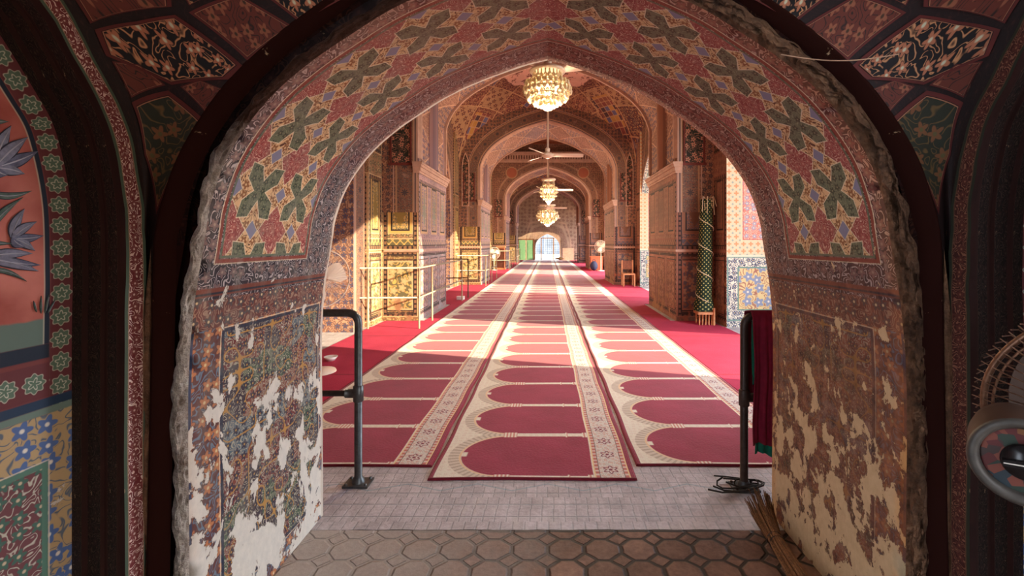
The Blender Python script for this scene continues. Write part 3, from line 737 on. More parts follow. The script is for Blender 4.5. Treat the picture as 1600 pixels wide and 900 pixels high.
# side walls of the chamber
M_LIL = [simple('lily_outline', sr(40, 38, 54), .7), simple('lily_grey', sr(92, 94, 116), .7, var=.3, scale=60), simple('lily_pale_grey', sr(116, 116, 134), .7, var=.3, scale=60), simple('lily_vein', sr(160, 158, 172), .7), simple('lily_leaf', sr(78, 96, 88), .7, var=.3, scale=60)]
for sgn, nm in ((-1, 'left'), (1, 'right')):
    mb = MB(); X = HX_*sgn
    # rib band following the B curve; outer edge = BC, inner edge shifted towards the niche
    inner = []
    for i, p in enumerate(BC):
        a = BC[max(i-1, 0)]; b = BC[min(i+1, len(BC)-1)]; ty, tz = b[0]-a[0], b[1]-a[1]; l = math.hypot(ty, tz)
        wv = .075-.017*min(max((p[1]-1.2)/.7, 0), 1)
        inner.append((p[0]-abs(tz)/l*wv, p[1]-abs(ty)/l*wv))
    R_ = lambda dx, pts: [Vector((X+dx*sgn, q[0], q[1])) for q in pts]
    jit = lambda pts, a: [(q[0]+a*mnoise.noise(Vector((q[0]*9, q[1]*13, sgn*3))), q[1]) for q in pts]
    mb.grid([R_(-.012, jit(BC, .006)), R_(-.012, jit(inner, .006))], [[(s_, 0) for s_ in BS], [(s_, .075) for s_ in BS]], mi=0)
    mb.grid([R_(.0, BC), R_(-.012, jit(BC, .006))], mi=1); mb.grid([R_(-.012, jit(inner, .006)), R_(.004, inner)], mi=1)
    # reveal: steps back to the niche panel
    def off(pts, d):
        o = []
        for i, p in enumerate(pts):
            a = pts[max(i-1, 0)]; b = pts[min(i+1, len(pts)-1)]; ty, tz = b[0]-a[0], b[1]-a[1]; l = math.hypot(ty, tz) or 1
            o.append((p[0]-abs(tz)/l*d, p[1]-abs(ty)/l*d))
        return o
    i2 = off(inner, .012); i3 = off(inner, .028)
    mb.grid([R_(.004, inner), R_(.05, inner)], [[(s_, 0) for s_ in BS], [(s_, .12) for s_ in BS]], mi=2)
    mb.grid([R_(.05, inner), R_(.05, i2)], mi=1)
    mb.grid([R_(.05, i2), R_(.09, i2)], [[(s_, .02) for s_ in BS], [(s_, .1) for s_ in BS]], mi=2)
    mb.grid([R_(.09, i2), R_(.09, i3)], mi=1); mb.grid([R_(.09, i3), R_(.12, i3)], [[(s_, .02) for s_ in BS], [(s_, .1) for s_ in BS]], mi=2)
    # tympanum with lilies: rings inward from the arch line
    ds = [0, .03, .06, .08]; rows = [off(i3, d) for d in ds]; rows.append([(min(-.30, q[0]-1.1) if sgn < 0 else min(.45, q[0]-.42), q[1]) for q in i3])
    dd = ds+[1.6]
    mb.grid([R_(.12, r) for r in rows], [[(q[0], q[1]) for q in r] for r in rows], [[(d, s_) for s_ in BS] for d in dd], mi=3)
    # lilies in low relief on the niche back
    XP = X+.118*sgn
    def W_(px, py):
        y = 994/(HX-px); return Vector((XP, y, EYE-(py-HY)*y/FPX))
    def leafm(p0, p1, wd, mi, bend=0.0, lift=.0012):
        a, b = W_(*p0), W_(*p1); d = b-a; n = Vector((0, -d.z, d.y)).normalized()
        for mm, k, lf, e in ((5, 1.0, lift, 0), (mi, .80, lift+.0014, .02), (8, .10, lift+.0032, .15)):
            wd_ = wd; rows = []
            for i in range(13):
                t = e+(1-2*e)*i/12; hw_ = wd*k*math.sin(PI*t**.8); c = a+d*t+n*bend*math.sin(PI*t)
                rows.append([c+n*hw_*q+Vector((-sgn*(lf+(1-q*q)*.0012), 0, 0)) for q in (-1, -.5, 0, .5, 1)])
            mb.grid(rows, mi=mm)
    def lily_(c, tips, w=.011):
        for k, t_ in enumerate(tips): leafm(c, t_, w*1.75, 6 if k % 2 else 7, .004*(-1)**k, .0012+.0006*k)
    for a, b, w, bd_ in (((-30, 300), (48, 298), .010, -.012), ((-30, 372), (34, 308), .010, .008), ((-30, 420), (40, 440), .007, .01), ((-30, 190), (12, 190), .008, 0), ((-60, 385), (22, 381), .008, .004), ((55, 488), (50, 470), .003, 0), ((62, 490), (62, 462), .0035, 0), ((68, 490), (74, 460), .0035, 0), ((72, 490), (84, 468), .003, 0)): leafm(a, b, w, 9, bd_)
    lily_((-14, 262), [(15, 196), (57, 236), (36, 272), (8, 274), (40, 214)], .010)
    lily_((14, 372), [(36, 326), (66, 368), (52, 392), (36, 386), (54, 346)], .0075)
    lily_((-30, 402), [(50, 396), (62, 414), (58, 424)], .0085)
    # wall behind the camera side
    mb.face([(X, -1.0, 0), (X, -.9, 0), (X, -.9, 3), (X, -1.0, 3)], 4)
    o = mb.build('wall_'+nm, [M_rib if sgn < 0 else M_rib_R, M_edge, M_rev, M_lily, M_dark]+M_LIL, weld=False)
    struct(o, nm+' chamber wall with a painted rib and a niche of painted lilies' if sgn < 0 else 'right chamber wall with a niche and a painted rib darkened for shade')
# chamber corner strip (brown crumbling plaster at the foot of the pendentives)
for sgn, nm in ((-1, 'left'), (1, 'right')):
    mb = MB(); rows = []
    for i in range(7):
        row = []
        for j in range(61):
            z = j*.022*(1+.10*math.sin(i*2.1+1)); t = i/6
            k = mnoise.fractal(Vector((t*3+sgn*7, z*6, 1)), 1, 2, 4)*.012 if 0 < i < 6 else 0
            row.append(((1.262+.038*t-.012*math.sin(PI*t)-k*.6)*sgn, 1.46-.03*t-.012*math.sin(PI*t)-k, z))
        rows.append(row)
    mb.grid(rows); struct(mb.build('trim_1' if sgn < 0 else 'trim_2', M_rub), nm+' corner of crumbling brown plaster beside the foreground arch')
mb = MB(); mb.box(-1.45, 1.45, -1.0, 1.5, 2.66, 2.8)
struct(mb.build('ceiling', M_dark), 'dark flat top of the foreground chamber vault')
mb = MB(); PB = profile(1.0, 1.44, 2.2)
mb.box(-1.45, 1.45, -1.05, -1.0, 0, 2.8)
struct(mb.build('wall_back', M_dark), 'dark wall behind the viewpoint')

# ground
mb = MB(); mb.face([(-5.2, -3, 0), (5.2, -3, 0), (5.2, 41, 0), (-5.2, 41, 0)])
struct(mb.build('floor', M_floor), 'worn brick floor of the prayer hall and chamber')
mb = MB(); mb.face([(5.0, -60, -.02), (90, -60, -.02), (90, 110, -.02), (5.0, 110, -.02)]); mb.face([(-30, 40.5, -.02), (5, 40.5, -.02), (5, 110, -.02), (-30, 110, -.02)])
struct(mb.build('ground', M_stone), 'pale stone courtyard outside the hall')

# hall ------------------------------------------------------------------
XI, XO = 2.40, 3.15
SPR, APX, TOP = 4.05, 5.70, 7.4
PIERS = [(8.35, 10.6), (15.6, 18.1), (25.0, 27.3), (33.3, 35.3)]
def pier(S_, y0, y1, k):
    """one pier on side S_, its rough foot, cornice and the colonnettes above; k = index"""
    mb = MB(); xi = XI if k == 0 else 2.32
    X = lambda v: v*S_
    blk0, blk1 = y0-.62, y1+.5
    fm, sm = (0, 1)
    WX = 4.3
    def wq(a, b, z0, z1, mi): mb.quad_wall((X(a[0]), a[1]), (X(b[0]), b[1]), z0, z1, mi)
    for z0, z1, rec in ((0, 2.88, 0), (2.88, 6.6, .07)):
        wq((XO-.06, y0+rec*.2), (xi+rec, y0+rec*.2), z0, z1, fm)                 # front
        wq((xi+rec, y0+rec*.2), (xi+rec, y1), z0, z1, sm)                         # aisle side
        wq((xi+rec, y1), (XO-.06, y1), z0, z1, fm)                               # back
    wq((XO-.06, blk0), (XO-.06, y0), 0, 6.6, 3); wq((XO-.06, y1), (XO-.06, blk1), 0, 6.6, 3)
    wq((WX, blk0), (XO-.06, blk0), 0, 6.6, 2); wq((XO-.06, blk1), (WX, blk1), 0, 6.6, 2)
    # base mouldings / plinth course
    # cornice on the aisle face
    for z0, z1, pr in ((2.76, 2.80, .02), (2.80, 2.87, .04), (2.87, 2.92, .065), (2.92, 2.96, .08)):
        p = [(X(xi-pr), y0-pr), (X(xi-pr), y1+pr), (X(xi+.1), y1+pr), (X(xi+.1), y0-pr)]
        mb.prism(p if S_ > 0 else p[::-1], z0, z1, 4)
    # colonnettes above the cornice
    for yy, r in ((y0+.16, .075), (y0+.42, .05), (y0+1.0, .2), (y1-.42, .05), (y1-.16, .075)):
        mb.tube([(X(xi+.08), yy, 2.96), (X(xi+.08), yy, 4.35)], r, 12, 1, False)
    # dado course line
    for z in (1.31,):
        p = [(X(xi-.015), y0-.015), (X(xi-.015), y1+.015), (X(XO-.1), y1+.015), (X(XO-.1), y0-.015)]
        mb.prism(p if S_ > 0 else p[::-1], z-.02, z+.02, 4)
    # painted panel frame on the front face
    x0, x1 = XO-.62, XO-.22
    for a, b, c, d in ((x0, x0+.03, 2.95, 3.9), (x1-.03, x1, 2.95, 3.9), (x0-.03, x1+.03, 2.9, 2.95)):
        mb.box(min(X(a), X(b)), max(X(a), X(b)), y0-.025, y0+.02, c, d, 5)
    mb.face([(X(x0), y0-.003, 2.95), (X(x1), y0-.003, 2.95), (X(x1), y0-.003, 3.9), (X(x0), y0-.003, 3.9)], 6, [(0, 0), (.4, 0), (.4, .95), (0, .95)])
    L = S_ < 0
    mats = [M_front if L else M_front_R, M_side if L else M_side_R, M_front if L else (M_pale if k < 2 else M_front_R), M_front if L else M_side_R, M_mould, M_mould2, M_cyp]
    o = mb.build('wall_'+('left' if L else 'right'), mats, weld=False)
    nth = ['nearest', 'second', 'third', 'farthest'][k]
    return struct(o, f"{nth} painted pier on the {'left' if L else 'right'} of the carpeted aisle")
M_cyp = pmat('panel_dark_cypress', sr(34, 36, 28), sr(150, 110, 90), sr(176, 120, 100), sr(60, 70, 40), 7)
for k, (a, b) in enumerate(PIERS):
    for S_ in (-1, 1): pier(S_, a, b, k)
# transverse arches between the piers
for k, (a, b) in enumerate(PIERS):
    mb = MB(); hw = (XI if k == 0 else 2.32)
    P = profile(hw+.02, SPR, APX, nb=4)
    mu = [p for p in P]; i0 = next(i for i, p in enumerate(P) if p[1] >= 2.9)
    s = arclen(P); Q = P[i0:len(P)-i0]; sq_ = s[i0:len(P)-i0]
    rows = []
    for (y, d) in ((a+.0, .0), (a+.08, -.05), (a+.14, -.05), (a+.15, 0), (b-.15, 0), (b-.14, -.05), (b-.08, -.05), (b, 0)):
        nn = normals(P, SPR)[i0:len(P)-i0]; rows.append(([(q[0]+n[0]*d, q[1]+n[1]*d) for q, n in zip(Q, nn)], y))
    for (r0, ya), (r1, yb) in zip(rows, rows[1:]):
        mi = 1 if abs(yb-ya) > 1 else 2
        mb.grid([[(p[0], ya, p[1]) for p in r0], [(p[0], yb, p[1]) for p in r1]], [[(q, ya-a) for q in sq_], [(q, yb-a) for q in sq_]], [[(p[1], b-a) for p in r0], [(p[1], b-a) for p in r1]], mi)
    for y in (a-.001, b+.001):
        mb2 = []
        n0 = len(mb.f)
        arch_face(mb, P, SPR, lambda x, z: (x, y, z), -XO, XO, TOP, [0, .14, .46, .6], 0)
    # drop the parts of the face below the cornice (the pier is there)
    keep = [i for i, f in enumerate(mb.f) if not (mb.m[i] == 0 and max(mb.v[j][2] for j in f) < 2.87)]
    st = []; c = 0
    for i, f in enumerate(mb.f): st.append(c); c += len(f)
    u1 = []; u2 = []
    for i in keep: u1 += mb.u1[st[i]:st[i]+len(mb.f[i])]; u2 += mb.u2[st[i]:st[i]+len(mb.f[i])]
    mb.f = [mb.f[i] for i in keep]; mb.m = [mb.m[i] for i in keep]; mb.sm = [mb.sm[i] for i in keep]; mb.u1 = u1; mb.u2 = u2
    if k == 2:   # carved cornice on the wall of the central bay
        for z0, z1, pr in ((5.95, 6.0, .04), (6.0, 6.12, .08), (6.34, 6.44, .14), (6.44, 6.52, .2)): mb.box(-XO, XO, a-pr, a, z0, z1, 2)
        for i in range(44): mb.box(-XO+i*.145, -XO+i*.145+.08, a-.12, a, 6.12, 6.34, 2)
    # slim pointed niches beside the arch
    for S_ in (-1, 1):
        if k in (1,):
            nx = S_*2.86
            pr = [(nx-.12, 2.75), (nx+.12, 2.75), (nx+.12, 4.1), (nx+.09, 4.35), (nx, 4.6), (nx-.09, 4.35), (nx-.12, 4.1)]
            mb.face([(p[0], a-.012, p[1]) for p in pr], 3, [(p[0], p[1]) for p in pr])
            for p, q in zip(pr, pr[1:]+pr[:1]): mb.tube([(p[0], a-.015, p[1]), (q[0], a-.015, q[1])], .018, 6, 2)
    nth = ['nearest', 'second', 'third', 'farthest'][k]
    struct(mb.build('wall_middle', [M_face3 if k == 2 else M_face, M_soff, M_mould, M_cyp], weld=False), f'{nth} broad pointed arch spanning the carpeted aisle')

# vaults over the bays
def vault(yc, Lx, Ly, zs, H, mat, label, n=40):
    R = math.hypot(Lx, Ly); rows, U, U2 = [], [], []
    for i in range(n+1):
        r_, u_, v_ = [], [], []
        for j in range(n+1):
            x = -Lx+2*Lx*i/n; y = -Ly+2*Ly*j/n; r = math.hypot(x, y)/R
            z = zs+H*math.sqrt(max(1-min(r, 1)**2, 0))+.35*(1-min(r, 1))**2*0
            r_.append((x, yc+y, z)); u_.append((x, y)); v_.append((math.hypot(x, y), z))
        rows.append(r_); U.append(u_); U2.append(v_)
    mb = MB(); mb.grid(rows, U, U2); struct(mb.build('ceiling', mat), label)
vault(5.37, XO+.3, 3.0, 4.2, 3.0, M_vault, 'nearest vault over the prayer hall')
vault(13.1, XO, 2.5, 3.95, 2.9, M_vault, 'diamond patterned vault over the second bay')
vault(30.3, XO, 3.0, 3.8, 3.0, M_vault2, 'vault over the fourth bay')
vault(37.3, XO, 2.0, 3.8, 3.0, M_vault2, 'vault over the farthest bay')
mb = MB(); mb.box(-XO, XO, 18.1, 25.0, 7.1, 7.2, 0)
for i in range(9): mb.box(-XO, XO, 18.5+i*.75, 18.68+i*.75, 6.9, 7.1, 0)
struct(mb.build('ceiling', M_wood), 'beamed wooden ceiling over the central bay')

# solid west wall (left) and arcaded east wall (right)
BAYS = [(2.39, 7.73), (11.1, 14.98), (18.6, 24.38), (27.8, 32.68), (35.8, 39.0)]
for k, (a, b) in enumerate(BAYS):
    mb = MB(); c = (a+b)/2; hw = (b-a)/2
    # west: an arch recess with a flat back
    P = profile(hw-.45, 3.2, 4.8, nb=4)
    arch_face(mb, P, 3.2, lambda x, z: (-XO, c+x, z), -hw, hw, TOP, [0, .12, .4], 0)
    soffit(mb, P, 0, 1.1, 1, to3=lambda x, y, z: (-XO-y, c+x, z))
    mb.quad_wall((-4.25, a), (-4.25, b), 0, 6, 2)
    struct(mb.build('wall_left', [M_face, M_soff, M_bay], weld=False), ['nearest', 'second', 'third', 'fourth', 'farthest'][k]+' bay wall along the left side of the hall')
    mb = MB()
    if k < 5:
        P = profile(hw+.02 if k else 1.9, 3.0, 4.5, nb=4); c2 = c if k else 5.86
        arch_face(mb, P, 3.0, lambda x, z: (XO+.0, c+(c2-c)+x, z), -(c2-a), (b-c2), TOP, [0, .1, .1001], 0)
        soffit(mb, P, 0, 1.5, 1, to3=lambda x, y, z: (XO+y, c2+x, z))
        co, ho = (4.95, 1.6) if k == 0 else (c2-.45, hw*.62)
        PO = profile(ho, 3.4 if k == 0 else 3.0, 4.9 if k == 0 else 4.5, nb=4)
        arch_face(mb, PO, 3.4 if k == 0 else 3.0, lambda x, z: (XO+1.5, co+x, z), -(co-a)-.6, (b-co)+.6, TOP, [0, .1, .1001], 0)
    else: mb.quad_wall((XO, a), (XO, b), 0, TOP, 2)
    struct(mb.build('wall_right', [M_face, M_pale if k < 2 else M_soff, M_bay], weld=False), ['nearest', 'second', 'third', 'fourth', 'farthest'][k]+' bay wall along the right side of the hall')
# outer roof so that no daylight leaks in between
mb = MB(); mb.box(-5.0, 4.75, 2.35, 39.4, 7.4, 7.6)
for (a, b) in PIERS: mb.box(XO, 4.65, a-.6, b+.48, 0.001, 7.4) if False else None
mb.quad_wall((-5, 2.3), (-5, 39.4), 0, 7.4)
for (a, b) in PIERS: mb.quad_wall((4.66, a-.62), (4.66, b+.5), 0, 7.4)
struct(mb.build('wall_outer', M_stone, weld=False), 'outer shell and roof of the hall')
mb = MB(); mb.box(5.6, 5.9, -6, 2.3, 0, 4.2)  # added out of view to block the low sun from the chamber
struct(mb.build('wall_sun_block', M_stone), 'unseen wall added to keep direct sun out of the foreground chamber')
# end wall with arched doorway
mb = MB(); P = profile(1.06, 1.2, 2.25, nb=4)
arch_face(mb, P, 1.2, lambda x, z: (x, 39.0, z), -5, 5, TOP, [0, .12, .3], 0); soffit(mb, P, 39.0, 39.5, 1)
struct(mb.build('wall_far', [mat_archface('end_wall_painted', sr(176, 146, 126), sr(150, 116, 104), sr(170, 140, 116), sr(196, 162, 138), sr(190, 162, 140), fs=3), M_soff], weld=False), 'far end wall with an arched doorway')
mb = MB(); mb.box(-9, 9, 60, 61, 0, 3.0)
for i in range(7): mb.box(-8+i*2.5, -7.6+i*2.5, 59.8, 60, 0, 3.1)
tag(mb.build('courtyard_building', simple('blue_grey_facade', sr(88, 96, 106), .8, var=.4, scale=.5)), 'pale building beyond the arched far doorway', 'building')

# ------------------------------------------------------------------ CARPETS
def carpet(x0, y0, label, wv=0.0):
    W_, L = 1.284, 35.2; mb = MB(); n = 240
    ys = [L*(i/n)**1.6 for i in range(n+1)]; us = [0, .004, .02, .2, .5, .8, 1.1, 1.264, 1.28, W_]
    def pt(u, v):
        e = min(u, W_-u); z = .014 if e > .003 else .001
        if v < .003: z = .001
        return (u+wv*math.sin(v*1.3+x0)+.004*math.sin(v*7+x0*3), v+(.006*math.sin(u*5+x0) if v < .05 else 0), z+.002*mnoise.noise(Vector((u*4, v*4, x0))) if z > .01 else z)
    ys = [0, .004]+ys[1:]
    mb.grid([[pt(u, v) for u in us] for v in ys], [[(u, v) for u in us] for v in ys])
    o = mb.build('prayer_carpet', M_carpet); o.location = (x0, y0, 0.001)
    return tag(o, label, 'carpet', 'striped prayer carpets')
carpet(-.729, 2.736, 'middle prayer carpet runner of dark red niches, reaching nearest to the viewer', .003)
carpet(-2.03, 2.90, 'left prayer carpet runner of dark red niches beside the plain red carpet and railings', .003)
carpet(.570, 2.905, 'right prayer carpet runner of dark red niches, beside the post with the draped cloth', .004)
def plain(S_, label):
    mb = MB(); e = []
    lo = 1.868 if S_ > 0 else 2.045
    inner = lo; rects = []; ycur = 2.95
    for (a, b) in PIERS:
        rects.append((inner, XO-.1, ycur, a-.64)); rects.append((inner, XO-.13, a-.64, a-.02)); rects.append((inner, 2.29, a-.02, b+.02)); rects.append((inner, XO-.13, b+.02, b+.52)); ycur = b+.52
    rects.append((inner, XO-.1, ycur, 38.3))
    for x0, x1, y0, y1 in rects:
        q = sorted((x0*S_, x1*S_)); mb.box(q[0], q[1], y0, y1, .001, .009)
    return tag(mb.build('plain_carpet', M_plain), label, 'carpet')
plain(-1, 'plain bright red carpet along the left side under the cream railings')
plain(1, 'plain crimson carpet along the right side below the brown pier')

# ------------------------------------------------------------------ RAILINGS
def arc_elbow(p, a, b, r, n=6):
    """points rounding corner p between directions to a and b"""
    p, a, b = Vector(p), Vector(a), Vector(b); da = (a-p).normalized(); db = (b-p).normalized()
    return [p+da*r*(1-t)**2+db*r*t**2 for t in [i/n for i in range(n+1)]]
def near_rail(x, y, top, mid, x_end, base_seed, label, mat):
    t = empty('pipe_railing', (x, y, 0), label, 'railing'); d = 1 if x_end > x else -1; L = abs(x_end-x)
    mb = MB(); pth = [Vector((0, 0, .01))]+arc_elbow((0, 0, top), (0, 0, 0), (d*L, 0, top), .07)+[Vector((d*L, 0, top))]
    mb.tube(pth, .023, 14); mb.build('post', mat, t)
    mb = MB(); mb.tube([(d*.02, 0, mid), (d*L, 0, mid)], .018, 12); mb.build('lower_rail', mat, t)
    mb = MB(); mb.lathe([(.0235, mid-.05), (.03, mid-.045), (.03, mid+.045), (.0235, mid+.05)], (0, 0, 0), 14); mb.tube([(0, 0, mid), (d*.075, 0, mid)], .027, 12); mb.build('tee_joint', mat, t)
    mb = MB(); mb.box(-.075, .075, -.055, .055, .0, .012)
    mb.lathe([(.038, .012), (.034, .03), (.024, .045)], (0, 0, 0), 14)
    b = mb.build('base_plate', M_pipe, t)
    for sx, sy in ((-1, -1), (1, -1), (1, 1), (-1, 1)):
        mb = MB(); mb.lathe([(.001, .022), (.008, .022), (.009, .012)], (sx*.058, sy*.04, 0), 6); mb.build('bolt', mat, b)
    mb = MB(); mb.tube([(d*L, 0, 0), (d*L, 0, top)], .023, 12); mb.build('post', mat, t)
    return t
near_rail(-1.14, 2.70, 1.03, .545, -1.95, 1, 'grey pipe railing with a bent corner standing in front of the left carpet', M_pipe)
rr_ = near_rail(1.165, 2.655, 1.02, .535, 1.95, 2, 'dark pipe railing with a bent corner holding a maroon cloth', M_pipeb)
# tangled wire round the foot of the right post
mb = MB(); random.seed(3)
for k in range(5):
    c = Vector((1.165, 2.64, .02)); r = .04+.02*k; a0 = random.random()*6
    mb.tube([c+Vector((r*1.6*math.cos(a0+t*.5)-.02*k, r*.7*math.sin(a0+t*.5), .015+.012*math.sin(t+k))) for t in range(10)], .005, 6)
tag(mb.build('twisted_wire', simple('black_rag_wire', sr(40, 32, 28), .8)), 'dark wire twisted on the floor round the foot of the right post', 'wire')
# draped cloth over the right rail
def drape(name, x0, x1, y, ztop, zf, zb, col, label, lift, seed):
    mb = MB(); rows, U = [], []; n = 26; m = 40
    lens = (ztop-zf)+(ztop-zb)
    for i in range(n+1):
        u = i/n; row = []
        for j in range(m+1):
            s = j/m*lens
            fold = .012*math.sin(u*22+seed)+.008*math.sin(u*41+seed*2)
            if s < ztop-zf: z = zf+s; yy = y-.028-lift-fold*min(1, (ztop-z)*4)
            else: z = ztop-(s-(ztop-zf)); yy = y+.028+lift+fold*min(1, (ztop-z)*4)
            if ztop-z < .03: yy = y+(yy-y)*math.sqrt(max((ztop-z)/.03, 0))
            row.append((x0+(x1-x0)*u+.012*math.sin(z*9+seed)*(ztop-z), yy, z+(.012*math.sin(u*9) if j in (0, m) else 0)))
        rows.append(row)
    mb.grid(rows); o = mb.build(name, col)
    md = o.modifiers.new('thick', 'SOLIDIFY'); md.thickness = .006
    return tag(o, label, 'cloth')
M_mar = simple('maroon_cloth', sr(118, 14, 40), .9, var=.2, scale=25); M_grn = simple('green_cloth', sr(12, 96, 74), .9, var=.15, scale=25)
drape('draped_cloth', 1.19, 1.42, 2.655, 1.062, .28, .5, M_mar, 'maroon cloth hanging over the right pipe railing', .024, 1)
drape('draped_cloth', 1.225, 1.41, 2.655, 1.046, .215, .6, M_grn, 'green cloth showing beneath the maroon cloth on the right railing', .0, 3)

def hall_rail(pts, label, mat, posts=None, zs=(1.02, .52)):
    t = empty('railing', (pts[0][0], pts[0][1], 0.01), label, 'railing', 'pipe railings along the left of the hall'); o = Vector((pts[0][0], pts[0][1], 0))
    for z in zs:
        mb = MB(); mb.tube([Vector((p[0], p[1], z))-o for p in pts], .016, 10); mb.build('rail', mat, t)
    for p in (posts or pts):
        mb = MB(); mb.tube([Vector((p[0], p[1], 0))-o, Vector((p[0], p[1], zs[0]))-o], .016, 10); mb.build('post', mat, t)
    return t
hall_rail([(-3.6, 7.5), (-2.17, 7.57), (-2.14, 11.2)], 'nearest cream pipe railing turning the corner of the left pier', M_railm, [(-3.02, 7.53), (-2.17, 7.57), (-2.15, 8.35), (-2.14, 11.2)])
hall_rail([(-2.10, 11.85), (-3.05, 11.85)], 'dark iron railing crossing the left side just past the nearest pier', M_raild)
hall_rail([(-3.05, 15.1), (-2.09, 15.15), (-2.09, 18.4)], 'second cream railing turning the corner of the second left pier', M_railm, [(-3.05, 15.1), (-2.09, 15.15), (-2.09, 15.9), (-2.09, 16.8), (-2.09, 18.4)])
hall_rail([(-3.05, 24.2), (-2.09, 24.3), (-2.09, 28)], 'distant cream railing beside the wooden cabinet', M_railm, [(-2.09, 24.3), (-2.09, 25.2), (-2.09, 26.2), (-2.09, 28)])
hall_rail([(-2.09, 30), (-2.09, 34)], 'farthest cream railing near the green door', M_railm, [(-2.09, 30), (-2.09, 31.2), (-2.09, 32.6), (-2.09, 34)])

# ------------------------------------------------------------------ CEILING FANS AND CHANDELIERS
def blade_mesh(L, w0=.06, w1=.075):
    mb = MB(); rows = []
    for i in range(9):
        t = i/8; x = .10+(L-.10)*t; w_ = (w0+(w1-w0)*t)*(1 if t < .9 else math.sqrt(max(0, 1-((t-.9)/.1)**2))*.6+.4)
        rows.append([(x, w_, -.022), (x, -w_, .022), (x, -w_, .016), (x, w_, -.028), (x, w_, -.022)])
    mb.grid(rows); mb.face(rows[0][:-1]); mb.face(rows[-1][:-1][::-1]); return mb
def ceiling_fan(x, y, z, ztop, rot, r, label):
    t = empty('ceiling_fan', (x, y, z), label, 'ceiling fan', 'white three bladed ceiling fans')
    mb = MB(); mb.lathe([(.001, -.07), (.05, -.065), (.10, -.04), (.125, -.01), (.12, .02), (.08, .045), (.03, .06), (.001, .065)], n=24); mb.build('motor', M_fanw, t)
    mb = MB(); mb.tube([(0, 0, .05), (0, 0, ztop-z)], .016, 10); mb.build('rod', M_fanw, t)
    mb = MB(); mb.lathe([(.02, .06), (.045, .07), (.05, .13), (.03, .15), (.017, .155)], n=16); mb.build('canopy', M_fanw, t)
    for k in range(3):
        b = blade_mesh(r).build('blade', M_fanw, t); b.rotation_euler = (0, 0, rot+k*2*PI/3)
        mb = MB(); mb.box(.08, .17, -.02, .02, -.004, .006); mb.build('bracket', M_brass, b)
    return t
M_cry = G('amber_crystal', .08)
M_cry.bsdf.inputs['Transmission Weight'].default_value = .55; M_cry.bsdf.inputs['IOR'].default_value = 1.45
M_cry = M_cry.out(sr(244, 232, 204))
M_bulb = simple('warm_bulb', (1, .9, .7), .4, emis=(1, .78, .45), es=5)
def chandelier(x, y, z, R, H, ztop, label, power):
    t = empty('chandelier', (x, y, z), label, 'chandelier')
    mb = MB(); mb.tube([(0, 0, H*.5), (0, 0, ztop-z)], .012, 8); mb.lathe([(.001, H*.62), (R*.75, H*.60), (R*.8, H*.56), (R*.75, H*.52), (.001, H*.52)], n=28); mb.build('ceiling_plate', M_fanw, t)
    random.seed(int(z*100))
    for k, (rr, zz, n) in enumerate(((.62, .30, 22), (.92, .14, 24), (1.0, -.04, 26), (.86, -.22, 22), (.6, -.36, 16), (.3, -.46, 9))):
        mb = MB()
        for i in range(n):
            a = 2*PI*(i+.5*(k % 2))/n; c = (R*rr*math.cos(a), R*rr*math.sin(a), H*zz+random.uniform(-.01, .01))
            mb.ball(c, R*.10, 8, 0, 1.5)
            if k == 0: mb.tube([(c[0], c[1], H*.5), (c[0], c[1], H*.32)], R*.04, 6)
        mb.lathe([(R*rr*.98, H*zz+.006), (R*rr*1.0, H*zz), (R*rr*.98, H*zz-.006), (R*rr*.96, H*zz), (R*rr*.98, H*zz+.006)], n=32, mi=1)
        mb.build('crystal_tier', [M_cry, M_brass], t)
    for i in range(4):
        mb = MB(); mb.ball((R*.4*math.cos(i*PI/2), R*.4*math.sin(i*PI/2), 0), R*.11, 8, 0, 1.6); mb.build('bulb', M_bulb, t)
    mb = MB(); mb.lathe([(.001, -H*.64), (R*.16, -H*.6), (R*.24, -H*.52), (R*.2, -H*.46), (.01, -H*.44)], n=16); mb.build('finial', M_fanw, t)
    l = bpy.data.lights.new('chandelier_light', 'POINT'); l.energy = power; l.color = (1, .72, .46); l.shadow_soft_size = .1
    lo = bpy.data.objects.new('chandelier_light', l); C.objects.link(lo); lo.parent = t; lo.location = (0, 0, -H*.75)
    return t
ceiling_fan(0, 5.2, 3.46, 6.6, -.30, .62, 'nearest ceiling fan above the large chandelier')
chandelier(0, 5.0, 3.16, .255, .37, 3.40, 'nearest and largest looking crystal chandelier under the arch apex', 40)
ceiling_fan(0, 9.2, 3.26, 5.75, .06, .74, 'second ceiling fan on a long white rod below the chandelier')
ceiling_fan(.02, 13.4, 3.05, 6.7, .1, .75, 'third ceiling fan behind the middle chandelier')
chandelier(0.03, 12.9, 2.95, .26, .60, 6.7, 'middle crystal chandelier hanging in the second bay', 90)
ceiling_fan(.0, 17.1, 2.80, 5.75, .05, .75, 'fourth ceiling fan, low in the middle of the aisle')
chandelier(0, 21.5, 2.80, .5, .85, 6.95, 'farthest wide bowl chandelier central bay', 140)
ceiling_fan(0, 23.8, 2.80, 6.95, .4, .75, 'farthest small ceiling fan behind the wide chandelier')

